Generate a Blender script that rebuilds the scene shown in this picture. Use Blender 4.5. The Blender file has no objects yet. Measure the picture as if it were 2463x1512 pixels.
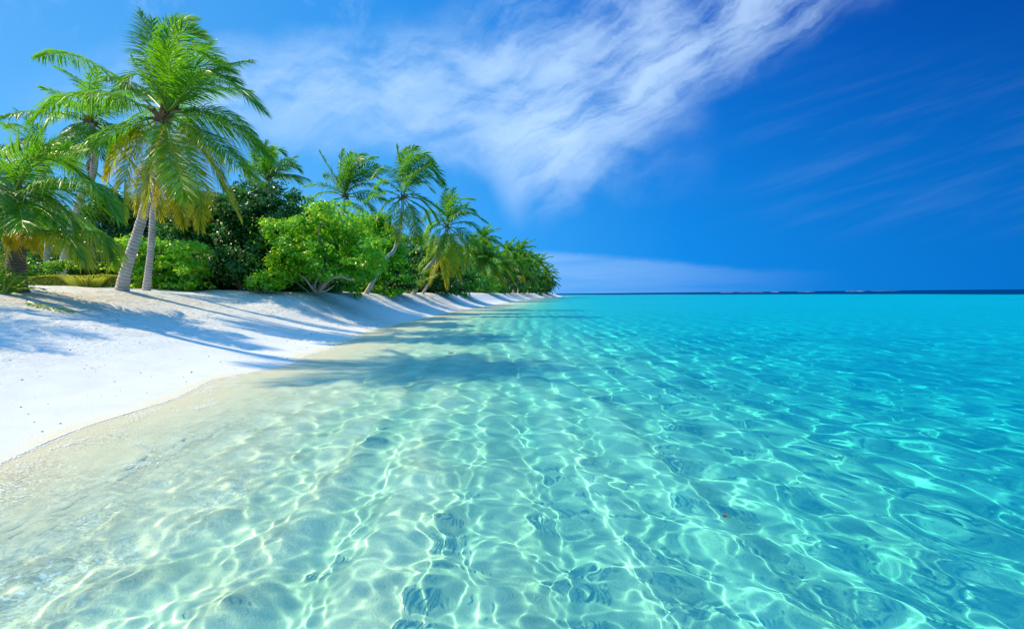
import bpy, math, random
import numpy as np
from mathutils import Vector, Matrix
scene = bpy.context.scene
COL = scene.collection
R = math.radians

# ------------------------------------------------------------------ camera
FPX = 455.0
CAM_H = 1.6
cam_d = bpy.data.cameras.new("camera"); cam = bpy.data.objects.new("camera", cam_d); COL.objects.link(cam)
cam_d.sensor_width = 36.0; cam_d.lens = 36.0 * FPX / 1024.0
cam_d.clip_start = 0.05; cam_d.clip_end = 60000
CAM_M = Matrix.Translation((0, 0, CAM_H)) @ Matrix.Rotation(R(90 - 2.57), 4, 'X') @ Matrix.Rotation(R(-0.54), 4, 'Z')
cam.matrix_world = CAM_M
scene.camera = cam

# ------------------------------------------------------------------ sun
SUN_EL, SUN_AZ = 46.0, math.atan2(0.05, -1.0)      # direction towards the sun: from the left, a little ahead
SUN_DIR = Vector((math.cos(SUN_AZ) * math.cos(R(SUN_EL)), math.sin(SUN_AZ) * math.cos(R(SUN_EL)), math.sin(R(SUN_EL))))
sun_d = bpy.data.lights.new("sun", 'SUN'); sun = bpy.data.objects.new("sun", sun_d); COL.objects.link(sun)
sun_d.energy = 4.6; sun_d.angle = R(0.53); sun_d.color = (1.0, 0.84, 0.53)
sun.rotation_euler = (-SUN_DIR).to_track_quat('-Z', 'Y').to_euler()
sun.location = (-60, 30, 60)
sun_d.cycles.is_caustics_light = True

# ------------------------------------------------------------------ render settings
scene.view_settings.view_transform = 'Standard'; scene.view_settings.look = 'None'
scene.view_settings.exposure = 0.5; scene.view_settings.gamma = 1.0
cy = scene.cycles
cy.max_bounces = 8; cy.diffuse_bounces = 3; cy.glossy_bounces = 3; cy.transmission_bounces = 6; cy.transparent_max_bounces = 16
cy.caustics_reflective = False; cy.caustics_refractive = True
cy.sample_clamp_indirect = 4.0
cy.use_denoising = True

# ------------------------------------------------------------------ node helpers
class V:
    """a socket with arithmetic: every operator adds one Math node"""
    def __init__(s, nt, sock): s.nt = nt; s.k = sock
    def _m(s, op, *a, clamp=False):
        n = s.nt.nodes.new('ShaderNodeMath'); n.operation = op; n.use_clamp = clamp
        for i, x in enumerate((s,) + a):
            if isinstance(x, V): s.nt.links.new(x.k, n.inputs[i])
            else: n.inputs[i].default_value = x
        return V(s.nt, n.outputs[0])
    def __add__(s, o): return s._m('ADD', o)
    __radd__ = __add__
    def __sub__(s, o): return s._m('SUBTRACT', o)
    def __rsub__(s, o): return (s * -1.0) + o
    def __mul__(s, o): return s._m('MULTIPLY', o)
    __rmul__ = __mul__
    def __truediv__(s, o): return s._m('DIVIDE', o)
    def mx(s, o): return s._m('MAXIMUM', o)
    def mn(s, o): return s._m('MINIMUM', o)
    def pw(s, o): return s._m('POWER', o)
    def ab(s): return s._m('ABSOLUTE')
    def clamp(s): return s._m('ADD', 0.0, clamp=True)
    def sm(s, a, b, lo=0.0, hi=1.0):
        n = s.nt.nodes.new('ShaderNodeMapRange'); n.interpolation_type = 'SMOOTHSTEP'; n.clamp = True
        s.nt.links.new(s.k, n.inputs['Value'])
        for nm, x in (('From Min', a), ('From Max', b), ('To Min', lo), ('To Max', hi)): n.inputs[nm].default_value = x
        return V(s.nt, n.outputs['Result'])
def comb(nt, x, y, z):
    n = nt.nodes.new('ShaderNodeCombineXYZ')
    for i, a in enumerate((x, y, z)):
        if isinstance(a, V): nt.links.new(a.k, n.inputs[i])
        else: n.inputs[i].default_value = a
    return n.outputs[0]
def sep(nt, sock):
    n = nt.nodes.new('ShaderNodeSeparateXYZ'); nt.links.new(sock, n.inputs[0])
    return [V(nt, n.outputs[i]) for i in range(3)]
def noise(nt, vec, scale, detail=4, rough=0.55, dist=0.0, col=False):
    n = nt.nodes.new('ShaderNodeTexNoise'); n.inputs['Scale'].default_value = scale; n.inputs['Detail'].default_value = detail
    n.inputs['Roughness'].default_value = rough; n.inputs['Distortion'].default_value = dist
    if vec is not None: nt.links.new(vec, n.inputs['Vector'])
    return n.outputs['Color'] if col else V(nt, n.outputs['Fac'])
def mixc(nt, fac, a, b, blend='MIX'):
    n = nt.nodes.new('ShaderNodeMix'); n.data_type = 'RGBA'; n.blend_type = blend
    if isinstance(fac, V): nt.links.new(fac.k, n.inputs[0])
    else: n.inputs[0].default_value = fac
    for i, c in ((6, a), (7, b)):
        if isinstance(c, (tuple, list)): n.inputs[i].default_value = (*c, 1.0)
        else: nt.links.new(c, n.inputs[i])
    return n.outputs[2]
def attr(nt, name):
    n = nt.nodes.new('ShaderNodeAttribute'); n.attribute_name = name
    return V(nt, n.outputs['Fac'])
def material(name):
    m = bpy.data.materials.new(name); m.use_nodes = True; m.node_tree.nodes.clear()
    nt = m.node_tree; out = nt.nodes.new('ShaderNodeOutputMaterial')
    return m, nt, out
def principled(nt, out, col, rough=0.6, spec=0.4, bump=None, bstr=0.3, bdist=0.02):
    p = nt.nodes.new('ShaderNodeBsdfPrincipled')
    if isinstance(col, (tuple, list)): p.inputs['Base Color'].default_value = (*col, 1)
    else: nt.links.new(col, p.inputs['Base Color'])
    if isinstance(rough, V): nt.links.new(rough.k, p.inputs['Roughness'])
    else: p.inputs['Roughness'].default_value = rough
    p.inputs['Specular IOR Level'].default_value = spec
    if bump is not None:
        b = nt.nodes.new('ShaderNodeBump'); b.inputs['Strength'].default_value = bstr; b.inputs['Distance'].default_value = bdist
        nt.links.new(bump.k, b.inputs['Height']); nt.links.new(b.outputs[0], p.inputs['Normal'])
    if out is not None: nt.links.new(p.outputs[0], out.inputs[0])
    return p

# ------------------------------------------------------------------ world: sky and cirrus
def make_world():
    w = bpy.data.worlds.new("World"); scene.world = w; w.use_nodes = True
    nt = w.node_tree; bg = nt.nodes['Background']
    tc = nt.nodes.new('ShaderNodeTexCoord')
    dx, dy, dz = sep(nt, tc.outputs['Generated'])
    sky = nt.nodes.new('ShaderNodeTexSky'); sky.sky_type = 'NISHITA'; sky.sun_disc = False
    sky.sun_elevation = R(SUN_EL); sky.sun_rotation = R(90) - SUN_AZ
    sky.air_density = 1.0; sky.dust_density = 0.3; sky.ozone_density = 2.0
    # the humid band along the horizon is cut by looking the sky up a little higher
    nt.links.new(comb(nt, dx, dy, dz.mx(0.0) * 0.34 + 0.36), sky.inputs['Vector'])
    r, g, b = sep(nt, sky.outputs[0])
    STR = 0.1
    # polarised, deep tropical blue: pale towards the sun, dark away from it
    az = dx * (dx * dx + dy * dy).mx(0.0004).pw(-0.5)
    def ramp(stops):
        n = nt.nodes.new('ShaderNodeValToRGB'); nt.links.new((az * 0.5 + 0.5).k, n.inputs[0]); e = n.color_ramp.elements
        while len(e) < len(stops): e.new(0.5)
        for k, (p, c) in enumerate(stops): e[k].position = p * 0.5 + 0.5; e[k].color = (*c, 1)
        return n.outputs[0]
    low_c = ramp([(-1, (.16, .47, .88)), (-.75, (.125, .44, .86)), (-.3, (.085, .40, .86)), (0, (.035, .33, .84)), (.35, (.006, .235, .74)), (.75, (.002, .150, .55)), (1, (.002, .14, .52))])
    top_c = ramp([(-1, (.075, .34, .76)), (-.75, (.06, .31, .74)), (-.3, (.028, .27, .76)), (0, (.012, .215, .71)), (.35, (.003, .115, .56)), (.62, (.001, .058, .39)), (.75, (.001, .040, .31)), (1, (.001, .04, .30))])
    grad = mixc(nt, dz.sm(0.0, 0.62), low_c, top_c)
    gain = ((g * STR) * (1.0 / 0.40)).pw(0.22) * (0.92 / STR)
    vm = nt.nodes.new('ShaderNodeVectorMath'); vm.operation = 'SCALE'; nt.links.new(grad, vm.inputs[0]); nt.links.new(gain.k, vm.inputs['Scale'])
    # bright blue added to the unseen sky overhead and behind, to lift the shade
    base = mixc(nt, (dz.sm(0.58, 0.80) * 0.9).mx(dy.sm(0.0, -0.6) * 0.55), vm.outputs[0], (0.17 / STR, 0.62 / STR, 1.28 / STR))
    # cirrus, laid out on the directions of the sky
    front = dy.sm(0.05, 0.25)
    iy = 1.0 / dy.mx(0.08) if False else (dy.mx(0.08)).pw(-1.0)
    u0, v0 = dx * iy, dz * iy
    q0 = comb(nt, u0, v0, 0.0)
    wn = nt.nodes.new('ShaderNodeSeparateColor'); nt.links.new(noise(nt, q0, 3.2, 5, 0.6, col=True), wn.inputs[0])
    wn2 = nt.nodes.new('ShaderNodeSeparateColor'); nt.links.new(noise(nt, q0, 11.0, 4, 0.6, col=True), wn2.inputs[0])
    u = u0 + (V(nt, wn.outputs[0]) - 0.5) * 0.16 + (V(nt, wn2.outputs[0]) - 0.5) * 0.022
    v = v0 + (V(nt, wn.outputs[1]) - 0.5) * 0.16 + (V(nt, wn2.outputs[1]) - 0.5) * 0.022
    ax, ay = 0.851, 0.524
    du, dv = u - (-0.015), v - 0.255
    t = du * ax + dv * ay
    p = dv * ax - du * ay
    pc = p - (t * 0.16 - t * t * 0.17 - 0.01)                 # distance from the bowed centre line of the plume
    along = comb(nt, t * 2.0, p * 9.0, 0.3)
    fib = noise(nt, along, 2.6, 6, 0.58, 0.12)
    puff = noise(nt, comb(nt, u * 1.0, v * 2.2, 1.7), 5.2, 6, 0.58, 0.15)
    big = noise(nt, comb(nt, u0 * 1.0, v0 * 1.6, 4.2), 2.6, 3, 0.5)
    core = pc.ab().sm(0.155, 0.0) * t.sm(-0.03, 0.08) * t.sm(1.0, 0.55)
    lowside = pc.sm(-0.15, -0.02) * pc.sm(0.45, 0.05) * t.sm(0.0, 0.12) * t.sm(1.1, 0.6)
    # the veil to the left of the plume
    low = 0.255 - u0 * 0.13
    veil = (v - low).sm(-0.03, 0.09) * (v - (0.58 + u0 * 0.10)).sm(0.06, -0.10) * u.sm(-1.15, -0.62) * u.sm(0.46, 0.10)
    dens = core * fib.sm(0.22, 0.78) * 0.60 + lowside * (fib.sm(0.32, 0.78)) * 0.50 + veil * (puff.sm(0.30, 0.72) * 0.80 + fib.sm(0.35, 0.75) * 0.26 + 0.08) * big.sm(0.30, 0.55, 0.45, 1.0)
    # tail hanging below the plume
    tu = u0 - (0.010 - (v0 - 0.15) * 0.16) + (V(nt, wn.outputs[2]) - 0.5) * 0.05
    tail = (tu.ab() - (v0 - 0.13).mx(0.0) * 0.20).sm(0.040, -0.022) * v0.sm(0.115, 0.25) * v0.sm(0.33, 0.21) * 0.42
    # long low bank over the horizon
    bank = (v0 - (0.094 - u0 * 0.075) + (V(nt, wn.outputs[0]) - 0.5) * 0.05).sm(0.006, -0.012) * u0.sm(-0.3, 0.0) * u0.sm(0.75, 0.10) \
        * noise(nt, comb(nt, u0 * 1.3, v0 * 16.0, 2.0), 3.0, 4, 0.5).sm(0.25, 0.6, 0.6, 1.0) * v0.sm(-0.01, 0.05, 0.6, 1.0) * 0.27
    # thin streaks to the right
    st = noise(nt, comb(nt, (u0 * 0.95 + v0 * 0.30) * 1.3, (v0 * 0.95 - u0 * 0.30) * 13.0, 7.0), 2.0, 5, 0.6, 0.25)
    streak = st.sm(0.40, 0.85) * u0.sm(0.35, 0.7) * v0.sm(0.08, 0.2) * v0.sm(0.58, 0.36) * 0.04
    # wisps above, near the top edge of the picture and overhead
    top = noise(nt, comb(nt, u0 * 1.6, v0 * 1.6, 11.0), 2.2, 7, 0.65, 0.6).sm(0.52, 0.80) * v0.sm(0.42, 0.6) * u0.sm(0.7, 0.2) * 0.40
    dens = ((1.0 - ((dens + tail + streak + top) * -1.25)._m('EXPONENT')) * 0.94 * front + bank * front).clamp()
    lit = mixc(nt, dens, base, (0.43 / STR, 0.61 / STR, 0.82 / STR))
    nt.links.new(lit, bg.inputs[0]); bg.inputs[1].default_value = STR
make_world()

# ------------------------------------------------------------------ measuring helpers
def W(px, py, Y):
    """the point at distance Y ahead that the camera sees at pixel (px, py)"""
    d = CAM_M.to_3x3() @ Vector(((px - 512) / FPX, (314 - py) / FPX, -1.0))
    return Vector((0, 0, CAM_H)) + d * (Y / d.y)
def WB(x, y, Y): return W(x * 0.41592, y * 0.41534, Y)       # same, from a 2462 x 1512 print of the photograph
def sstep(x, a, b):
    t = np.clip((x - a) / (b - a), 0, 1); return t * t * (3 - 2 * t)
def fbm(X, Y, seed, scale, octs=4):
    """cheap smooth noise from sines, about -1..1"""
    r = np.random.default_rng(seed); Z = np.zeros_like(X, dtype=float); A = 0
    for o in range(octs):
        for k in range(5):
            th = r.random() * 6.283; f = 2 ** o * (0.7 + 0.6 * r.random()) / scale
            Z = Z + 0.55 ** o * np.sin(6.283 * f * (X * np.cos(th) + Y * np.sin(th)) + r.random() * 6.283) / 2.2
        A += 0.55 ** o
    return Z / A

WL_Y = np.array([-30, 0, 4.5, 6.35, 8.7, 10.7, 14.6, 20.2, 29.7, 40, 50, 78, 110, 145, 170, 200, 225, 240, 270, 20000.0])
WL_X = np.array([-4.6, -4.9, -5.07, -5.35, -5.7, -5.3, -5.75, -6.45, -6.2, -5.6, -4.6, -1.5, 2.2, 6.6, 10.0, 17.0, 25.0, 27.0, 27.0, 27.0])
def waterline(Y): return np.interp(Y, WL_Y, WL_X) + 0.10 * np.sin(Y * 1.9 + 0.6) * sstep(Y, 1, 4) * (1 - sstep(Y, 20, 40))
def bar_wave(s, Y):
    q = s + 0.12 * np.sin(Y * 0.55) + 0.05 * np.sin(Y * 1.3 + 2) + 0.02 * Y
    return np.sin(2 * np.pi * q / 0.82) * (0.65 + 0.35 * np.sin(q * 1.9 + Y * 0.21)) + 0.35 * np.sin(2 * np.pi * q / 2.1 + 1)
def ground_h(X, Y):
    X = np.asarray(X, float); Y = np.asarray(Y, float)
    s = X - waterline(Y)
    near = np.interp(s, [-400, -60, -14, -10.5, -8.5, -7, -5.5, -4, -2.5, -1.2, 0, 2, 5, 8, 12, 20, 40, 200, 900],
                     [2.2, 2.2, 2.12, 2.02, 1.82, 1.50, 1.12, .76, .42, .17, 0, -.13, -.40, -.92, -1.75, -2.4, -2.8, -3.1, -3.3])
    far = np.interp(s, [-400, -60, -8, -5.0, -4.3, -3.7, -3.0, -2.1, -1.1, 0, 2, 5, 8, 12, 20, 40, 200, 900],
                    [2.1, 2.1, 1.92, 1.80, 1.68, 1.40, 1.02, .60, .26, 0, -.13, -.40, -.92, -1.75, -2.4, -2.8, -3.1, -3.3])
    k = sstep(Y, 19, 24.5)
    h = near * (1 - k) + far * k
    h = h + sstep(-s, 3, 9) * 0.06 * fbm(X, Y, 5, 5.0, 3) + sstep(-s, 1.0, 4) * 0.012 * fbm(X, Y, 8, 0.9, 3) + k * np.exp(-((s + 3.5) / .7) ** 2) * 0.06 * fbm(X, Y, 15, 1.3, 3)
    h = h - 0.012 * sstep(s, 0.0, 0.022) * (1 - sstep(Y, 40, 60))          # small lip added to narrow the dark line where the water thins out
    # bars and troughs that run out along the shore
    bar = bar_wave(s, Y) * 0.05 * sstep(s, 1.5, 4) * (1 - sstep(Y, 25, 60))
    h = h + bar * (1 - 0.5 * sstep(s, 9, 16)) + 0.05 * sstep(s, 2, 6) * fbm(X, Y, 21, 3.5, 2)
    # end of the island
    h = np.where(Y > 228, np.minimum(h, np.maximum(1.7 - (Y - 228) * 0.16, -2.4)), h)
    # drop-off outside the reef
    qd = 0.968 * (X - 195) + 0.255 * (Y - 173) + 14 * fbm(X, Y, 33, 160, 2) + 14
    return h - 16 * sstep(qd, -25, 40)
def gz(x, y): return float(ground_h(np.array([x]), np.array([y]))[0])

# ------------------------------------------------------------------ mesh helpers
def mesh_obj(name, verts, faces, mat, parent=None, attrs=None, smooth=False, mat_idx=None):
    """faces: list of integer arrays, one array per polygon size"""
    me = bpy.data.meshes.new(name)
    verts = np.asarray(verts, 'f'); me.vertices.add(len(verts)); me.vertices.foreach_set('co', verts.ravel())
    faces = [np.asarray(f, 'i') for f in faces if len(f)]
    loops = np.concatenate([f.ravel() for f in faces]); me.loops.add(len(loops)); me.loops.foreach_set('vertex_index', loops)
    sizes = np.concatenate([np.full(len(f), f.shape[1], 'i') for f in faces]); me.polygons.add(len(sizes))
    me.polygons.foreach_set('loop_start', np.concatenate([[0], np.cumsum(sizes)[:-1]]).astype('i'))
    if smooth: me.polygons.foreach_set('use_smooth', np.ones(len(sizes), bool))
    else: me.polygons.foreach_set('use_smooth', np.zeros(len(sizes), bool))
    for m in (mat if isinstance(mat, (list, tuple)) else [mat]): me.materials.append(m)
    if mat_idx is not None: me.polygons.foreach_set('material_index', np.asarray(mat_idx, 'i'))
    for k, a in (attrs or {}).items():
        at = me.attributes.new(k, 'FLOAT', 'POINT'); at.data.foreach_set('value', np.asarray(a, 'f'))
    me.update(calc_edges=True)
    o = bpy.data.objects.new(name, me); COL.objects.link(o)
    if parent is not None: o.parent = parent
    return o
def tag(o, label=None, cat=None, group=None, kind=None):
    if label: o['label'] = label
    if cat: o['category'] = cat
    if group: o['group'] = group
    if kind: o['kind'] = kind
    return o
def thing(name, label, cat, loc=(0, 0, 0), group=None):
    o = bpy.data.objects.new(name, None); COL.objects.link(o); o.location = loc; o.empty_display_size = 0.3
    return tag(o, label, cat, group)
class Geo:
    def __init__(s): s.v = []; s.q = []; s.t = []; s.n = 0; s.a = {}; s.mq = []; s.mt = []
    def add(s, v, q=None, t=None, mi=0, **attrs):
        v = np.asarray(v, float)
        if q is not None and len(q): s.q.append(np.asarray(q) + s.n); s.mq.append(np.full(len(q), mi))
        if t is not None and len(t): s.t.append(np.asarray(t) + s.n); s.mt.append(np.full(len(t), mi))
        for k, a in attrs.items(): s.a.setdefault(k, []).append(np.broadcast_to(np.asarray(a, float), (len(v),)))
        s.v.append(v); s.n += len(v)
    def build(s, name, mat, parent=None, origin=(0, 0, 0), smooth=False):
        f = []; mi = []
        if s.q: f.append(np.concatenate(s.q)); mi.append(np.concatenate(s.mq))
        if s.t: f.append(np.concatenate(s.t)); mi.append(np.concatenate(s.mt))
        return mesh_obj(name, np.concatenate(s.v) - np.asarray(origin, float), f, mat, parent,
                        {k: np.concatenate(a) for k, a in s.a.items()}, smooth, np.concatenate(mi))
def catmull(P, n):
    P = np.asarray(P, float); P = np.vstack([2 * P[0] - P[1], P, 2 * P[-1] - P[-2]])
    m = len(P) - 3; u = np.linspace(0, m - 1e-9, n); i = u.astype(int); t = (u - i)[:, None]
    a, b, c, d = P[i], P[i + 1], P[i + 2], P[i + 3]
    return 0.5 * (2 * b + (c - a) * t + (2 * a - 5 * b + 4 * c - d) * t ** 2 + (3 * b - a - 3 * c + d) * t ** 3)
def unit(a): return a / np.maximum(np.linalg.norm(a, axis=-1, keepdims=True), 1e-9)
def tube(geo, P, rad, sides=8, mi=0, cap=True, wob=0.0, seed=0, **attrs):
    """a round tube along the points P with one radius per point"""
    P = np.asarray(P, float); n = len(P); T = unit(np.gradient(P, axis=0))
    ref = np.where(np.abs(T[:, 2:3]) > 0.92, np.array([[0.0, 1, 0]]), np.array([[0.0, 0, 1]]))
    if np.abs(T[:, 2]).max() > 0.92 or True: ref = np.tile(np.array([[0.12, 0.99, 0.05]]), (n, 1)) if np.abs(T[:, 1]).max() < 0.9 else np.tile(np.array([[0.1, 0.05, 0.99]]), (n, 1))
    A = unit(np.cross(T, ref)); B = np.cross(T, A)
    th = np.linspace(0, 2 * np.pi, sides, endpoint=False)
    rad = np.broadcast_to(np.asarray(rad, float), (n,))
    rr = rad[:, None] * (1 + wob * np.sin(th[None, :] * 3 + seed) * np.sin(np.arange(n)[:, None] * 0.9 + seed))
    v = P[:, None, :] + rr[:, :, None] * (A[:, None, :] * np.cos(th)[None, :, None] + B[:, None, :] * np.sin(th)[None, :, None])
    idx = np.arange(n * sides).reshape(n, sides); nx = np.roll(idx, -1, 1)
    q = np.stack([idx[:-1], nx[:-1], nx[1:], idx[1:]], -1).reshape(-1, 4)
    L = np.concatenate([[0], np.cumsum(np.linalg.norm(np.diff(P, axis=0), axis=1))])
    at = {k: a for k, a in attrs.items()}; at['len'] = np.repeat(L, sides)
    vv = v.reshape(-1, 3)
    tri = []
    if cap:
        vv = np.vstack([vv, P[-1]]); at['len'] = np.append(at['len'], L[-1]); c = n * sides
        tri = np.stack([idx[-1], nx[-1], np.full(sides, c)], -1)
    geo.add(vv, q, tri, mi, **at)
def grid_faces(n, m, keep=None):
    i = np.arange(n * m).reshape(n, m)
    return np.stack([i[:-1, :-1], i[:-1, 1:], i[1:, 1:], i[1:, :-1]], -1).reshape(-1, 4)

# ------------------------------------------------------------------ ground: beach and seabed in one sheet
def mat_sand():
    m, nt, out = material('coral_sand')
    g = nt.nodes.new('ShaderNodeNewGeometry'); pos = g.outputs['Position']
    x, y, z = sep(nt, pos)
    fine = noise(nt, pos, 55.0, 4, 0.7); mid = noise(nt, pos, 2.2, 5, 0.6); big = noise(nt, pos, 0.35, 4, 0.55)
    dry = mixc(nt, mid.sm(0.35, 0.7), (0.655, 0.645, 0.63), (0.61, 0.59, 0.56))
    dry = mixc(nt, z.sm(0.9, 1.7) * big.sm(0.35, 0.6) * 0.8, dry, (0.585, 0.505, 0.40))       # old sand on the berm is warmer
    dry = mixc(nt, fine.sm(0.62, 0.78) * 0.25, dry, (0.45, 0.38, 0.30))
    # drift litter: small dark bits on the upper beach
    vor = nt.nodes.new('ShaderNodeTexVoronoi'); vor.inputs['Scale'].default_value = 3.1; nt.links.new(pos, vor.inputs['Vector'])
    bits = V(nt, vor.outputs['Distance']).sm(0.10, 0.06) * noise(nt, pos, 1.1, 3).sm(0.46, 0.60) * z.sm(0.10, 0.4)
    dry = mixc(nt, bits * 0.8, dry, (0.13, 0.09, 0.06))
    wetlim = z + (noise(nt, pos, 0.8, 4) - 0.5) * 0.10
    wet = wetlim.sm(0.055, -0.005)
    und = mixc(nt, fine.sm(0.3, 0.75), (0.76, 0.66, 0.46), (0.65, 0.56, 0.38))
    deep = mixc(nt, mid.sm(0.3, 0.7), (0.66, 0.65, 0.44), (0.58, 0.57, 0.37))
    # ridges are clean pale sand, troughs hold a greenish film
    trough = (attr(nt, 'bar') + (mid - 0.5) * 0.7).sm(0.80, 0.30) * z.sm(-0.10, -0.28) * y.sm(60.0, 20.0)
    deep = mixc(nt, trough * 0.85, deep, (0.40, 0.48, 0.33))
    und = mixc(nt, z.sm(-0.08, -0.45), und, deep)
    # coarse coral rubble near the shore in front
    vr = nt.nodes.new('ShaderNodeTexVoronoi'); vr.inputs['Scale'].default_value = 52.0; nt.links.new(pos, vr.inputs['Vector'])
    rub = noise(nt, pos, 0.9, 3).sm(0.38, 0.6) * z.sm(-0.30, -0.12) * z.sm(0.0, -0.04) * y.sm(7.0, 3.5)
    hs = nt.nodes.new('ShaderNodeSeparateColor'); nt.links.new(vr.outputs['Color'], hs.inputs[0])
    und = mixc(nt, rub * V(nt, hs.outputs[0]).sm(0.35, 0.9) * 0.65, und, (0.30, 0.26, 0.20))
    und = mixc(nt, rub * V(nt, hs.outputs[1]).sm(0.85, 0.98), und, (0.88, 0.84, 0.78))
    # seagrass patches far out in the lagoon
    grass = noise(nt, comb(nt, x * 0.35, y * 1.0, 0.0), 0.045, 5, 0.6).sm(0.56, 0.68) * y.sm(28.0, 80.0)
    und = mixc(nt, grass * 0.55, und, (0.10, 0.16, 0.12))
    col = mixc(nt, wet, dry, und)
    bump = fine * 0.25 + noise(nt, pos, 9.0, 5, 0.6) * z.sm(0.2, 0.9) * 2.2 + noise(nt, pos, 3.2, 3, 0.5) * z.sm(0.3, 1.2) * 3.0
    principled(nt, out, col, wet.sm(0.0, 1.0, 0.95, 0.55), 0.25, bump, 0.6, 0.055)
    return m
s_ax = np.unique(np.concatenate([np.linspace(-400, -60, 18), np.linspace(-60, -14, 50), np.linspace(-14, 14, 290), np.linspace(-0.05, 0.06, 23), np.linspace(14, 44, 70),
                                 44 + np.geomspace(1, 20000, 70)]))
y_ax = np.unique(np.concatenate([np.linspace(-25, 2, 40), np.linspace(2, 32, 260), np.linspace(32, 90, 170), np.linspace(90, 270, 120), 270 + np.geomspace(2, 24000, 55)]))
SS, YY = np.meshgrid(s_ax, y_ax); XX = waterline(YY) + SS
ground = mesh_obj('ground', np.stack([XX, YY, ground_h(XX, YY)], -1).reshape(-1, 3), [grid_faces(*SS.shape)], mat_sand(), smooth=True,
                  attrs={'bar': np.clip(0.5 + 0.5 * bar_wave(SS, YY), 0, 1).ravel()})
tag(ground, kind='structure'); ground.cycles.is_caustics_receiver = True

# ------------------------------------------------------------------ sea: a real rippled, refracting surface
def mat_water():
    m, nt, out = material('sea_water')
    g = nt.nodes.new('ShaderNodeNewGeometry'); pos = g.outputs['Position']
    x, y, z = sep(nt, pos)
    d = attr(nt, 'depth')
    # the colour of the water column under each point of the surface (Beer-Lambert, for one crossing)
    def trans(k): return (d * -k)._m('EXPONENT')
    # x 1.2: the manifold light paths come out 1 / n^2 too dark through a refracting surface
    tint = comb(nt, trans(1.20) * 1.2, trans(0.125) * 1.2, trans(0.046) * 1.2)
    bmp = nt.nodes.new('ShaderNodeBump'); bmp.inputs['Strength'].default_value = 0.35; bmp.inputs['Distance'].default_value = 0.05
    hgt = noise(nt, comb(nt, x * 0.7, y * 1.6, 0.0), 3.0, 5, 0.6) + noise(nt, comb(nt, x, y, 3.0), 20.0, 3, 0.6) * 0.18
    nt.links.new(hgt.k, bmp.inputs['Height'])
    rf = nt.nodes.new('ShaderNodeBsdfRefraction'); rf.inputs['IOR'].default_value = 1.333; rf.inputs['Roughness'].default_value = 0.0
    nt.links.new(tint, rf.inputs['Color'])
    gl = nt.nodes.new('ShaderNodeBsdfGlossy'); gl.inputs['Roughness'].default_value = 0.05; nt.links.new(bmp.outputs[0], gl.inputs['Normal'])
    fr = nt.nodes.new('ShaderNodeFresnel'); fr.inputs['IOR'].default_value = 1.333; nt.links.new(bmp.outputs[0], fr.inputs['Normal'])
    mix = nt.nodes.new('ShaderNodeMixShader')
    nt.links.new((V(nt, fr.outputs[0]) * 0.30).mn(0.18).k, mix.inputs[0]); nt.links.new(rf.outputs[0], mix.inputs[1]); nt.links.new(gl.outputs[0], mix.inputs[2])
    # light scattered back by the water itself, more of it the deeper the water
    sc = nt.nodes.new('ShaderNodeBsdfDiffuse'); nt.links.new(mixc(nt, d.sm(3.8, 9.0), (0.003, 0.42, 0.72), (0.0, 0.05, 0.17)), sc.inputs['Color'])
    mx2 = nt.nodes.new('ShaderNodeMixShader'); nt.links.new(((1.0 - (d * -0.30)._m('EXPONENT')) * 0.50).k, mx2.inputs[0])
    nt.links.new(mix.outputs[0], mx2.inputs[1]); nt.links.new(sc.outputs[0], mx2.inputs[2])
    nt.links.new(mx2.outputs[0], out.inputs[0])
    return m
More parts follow.
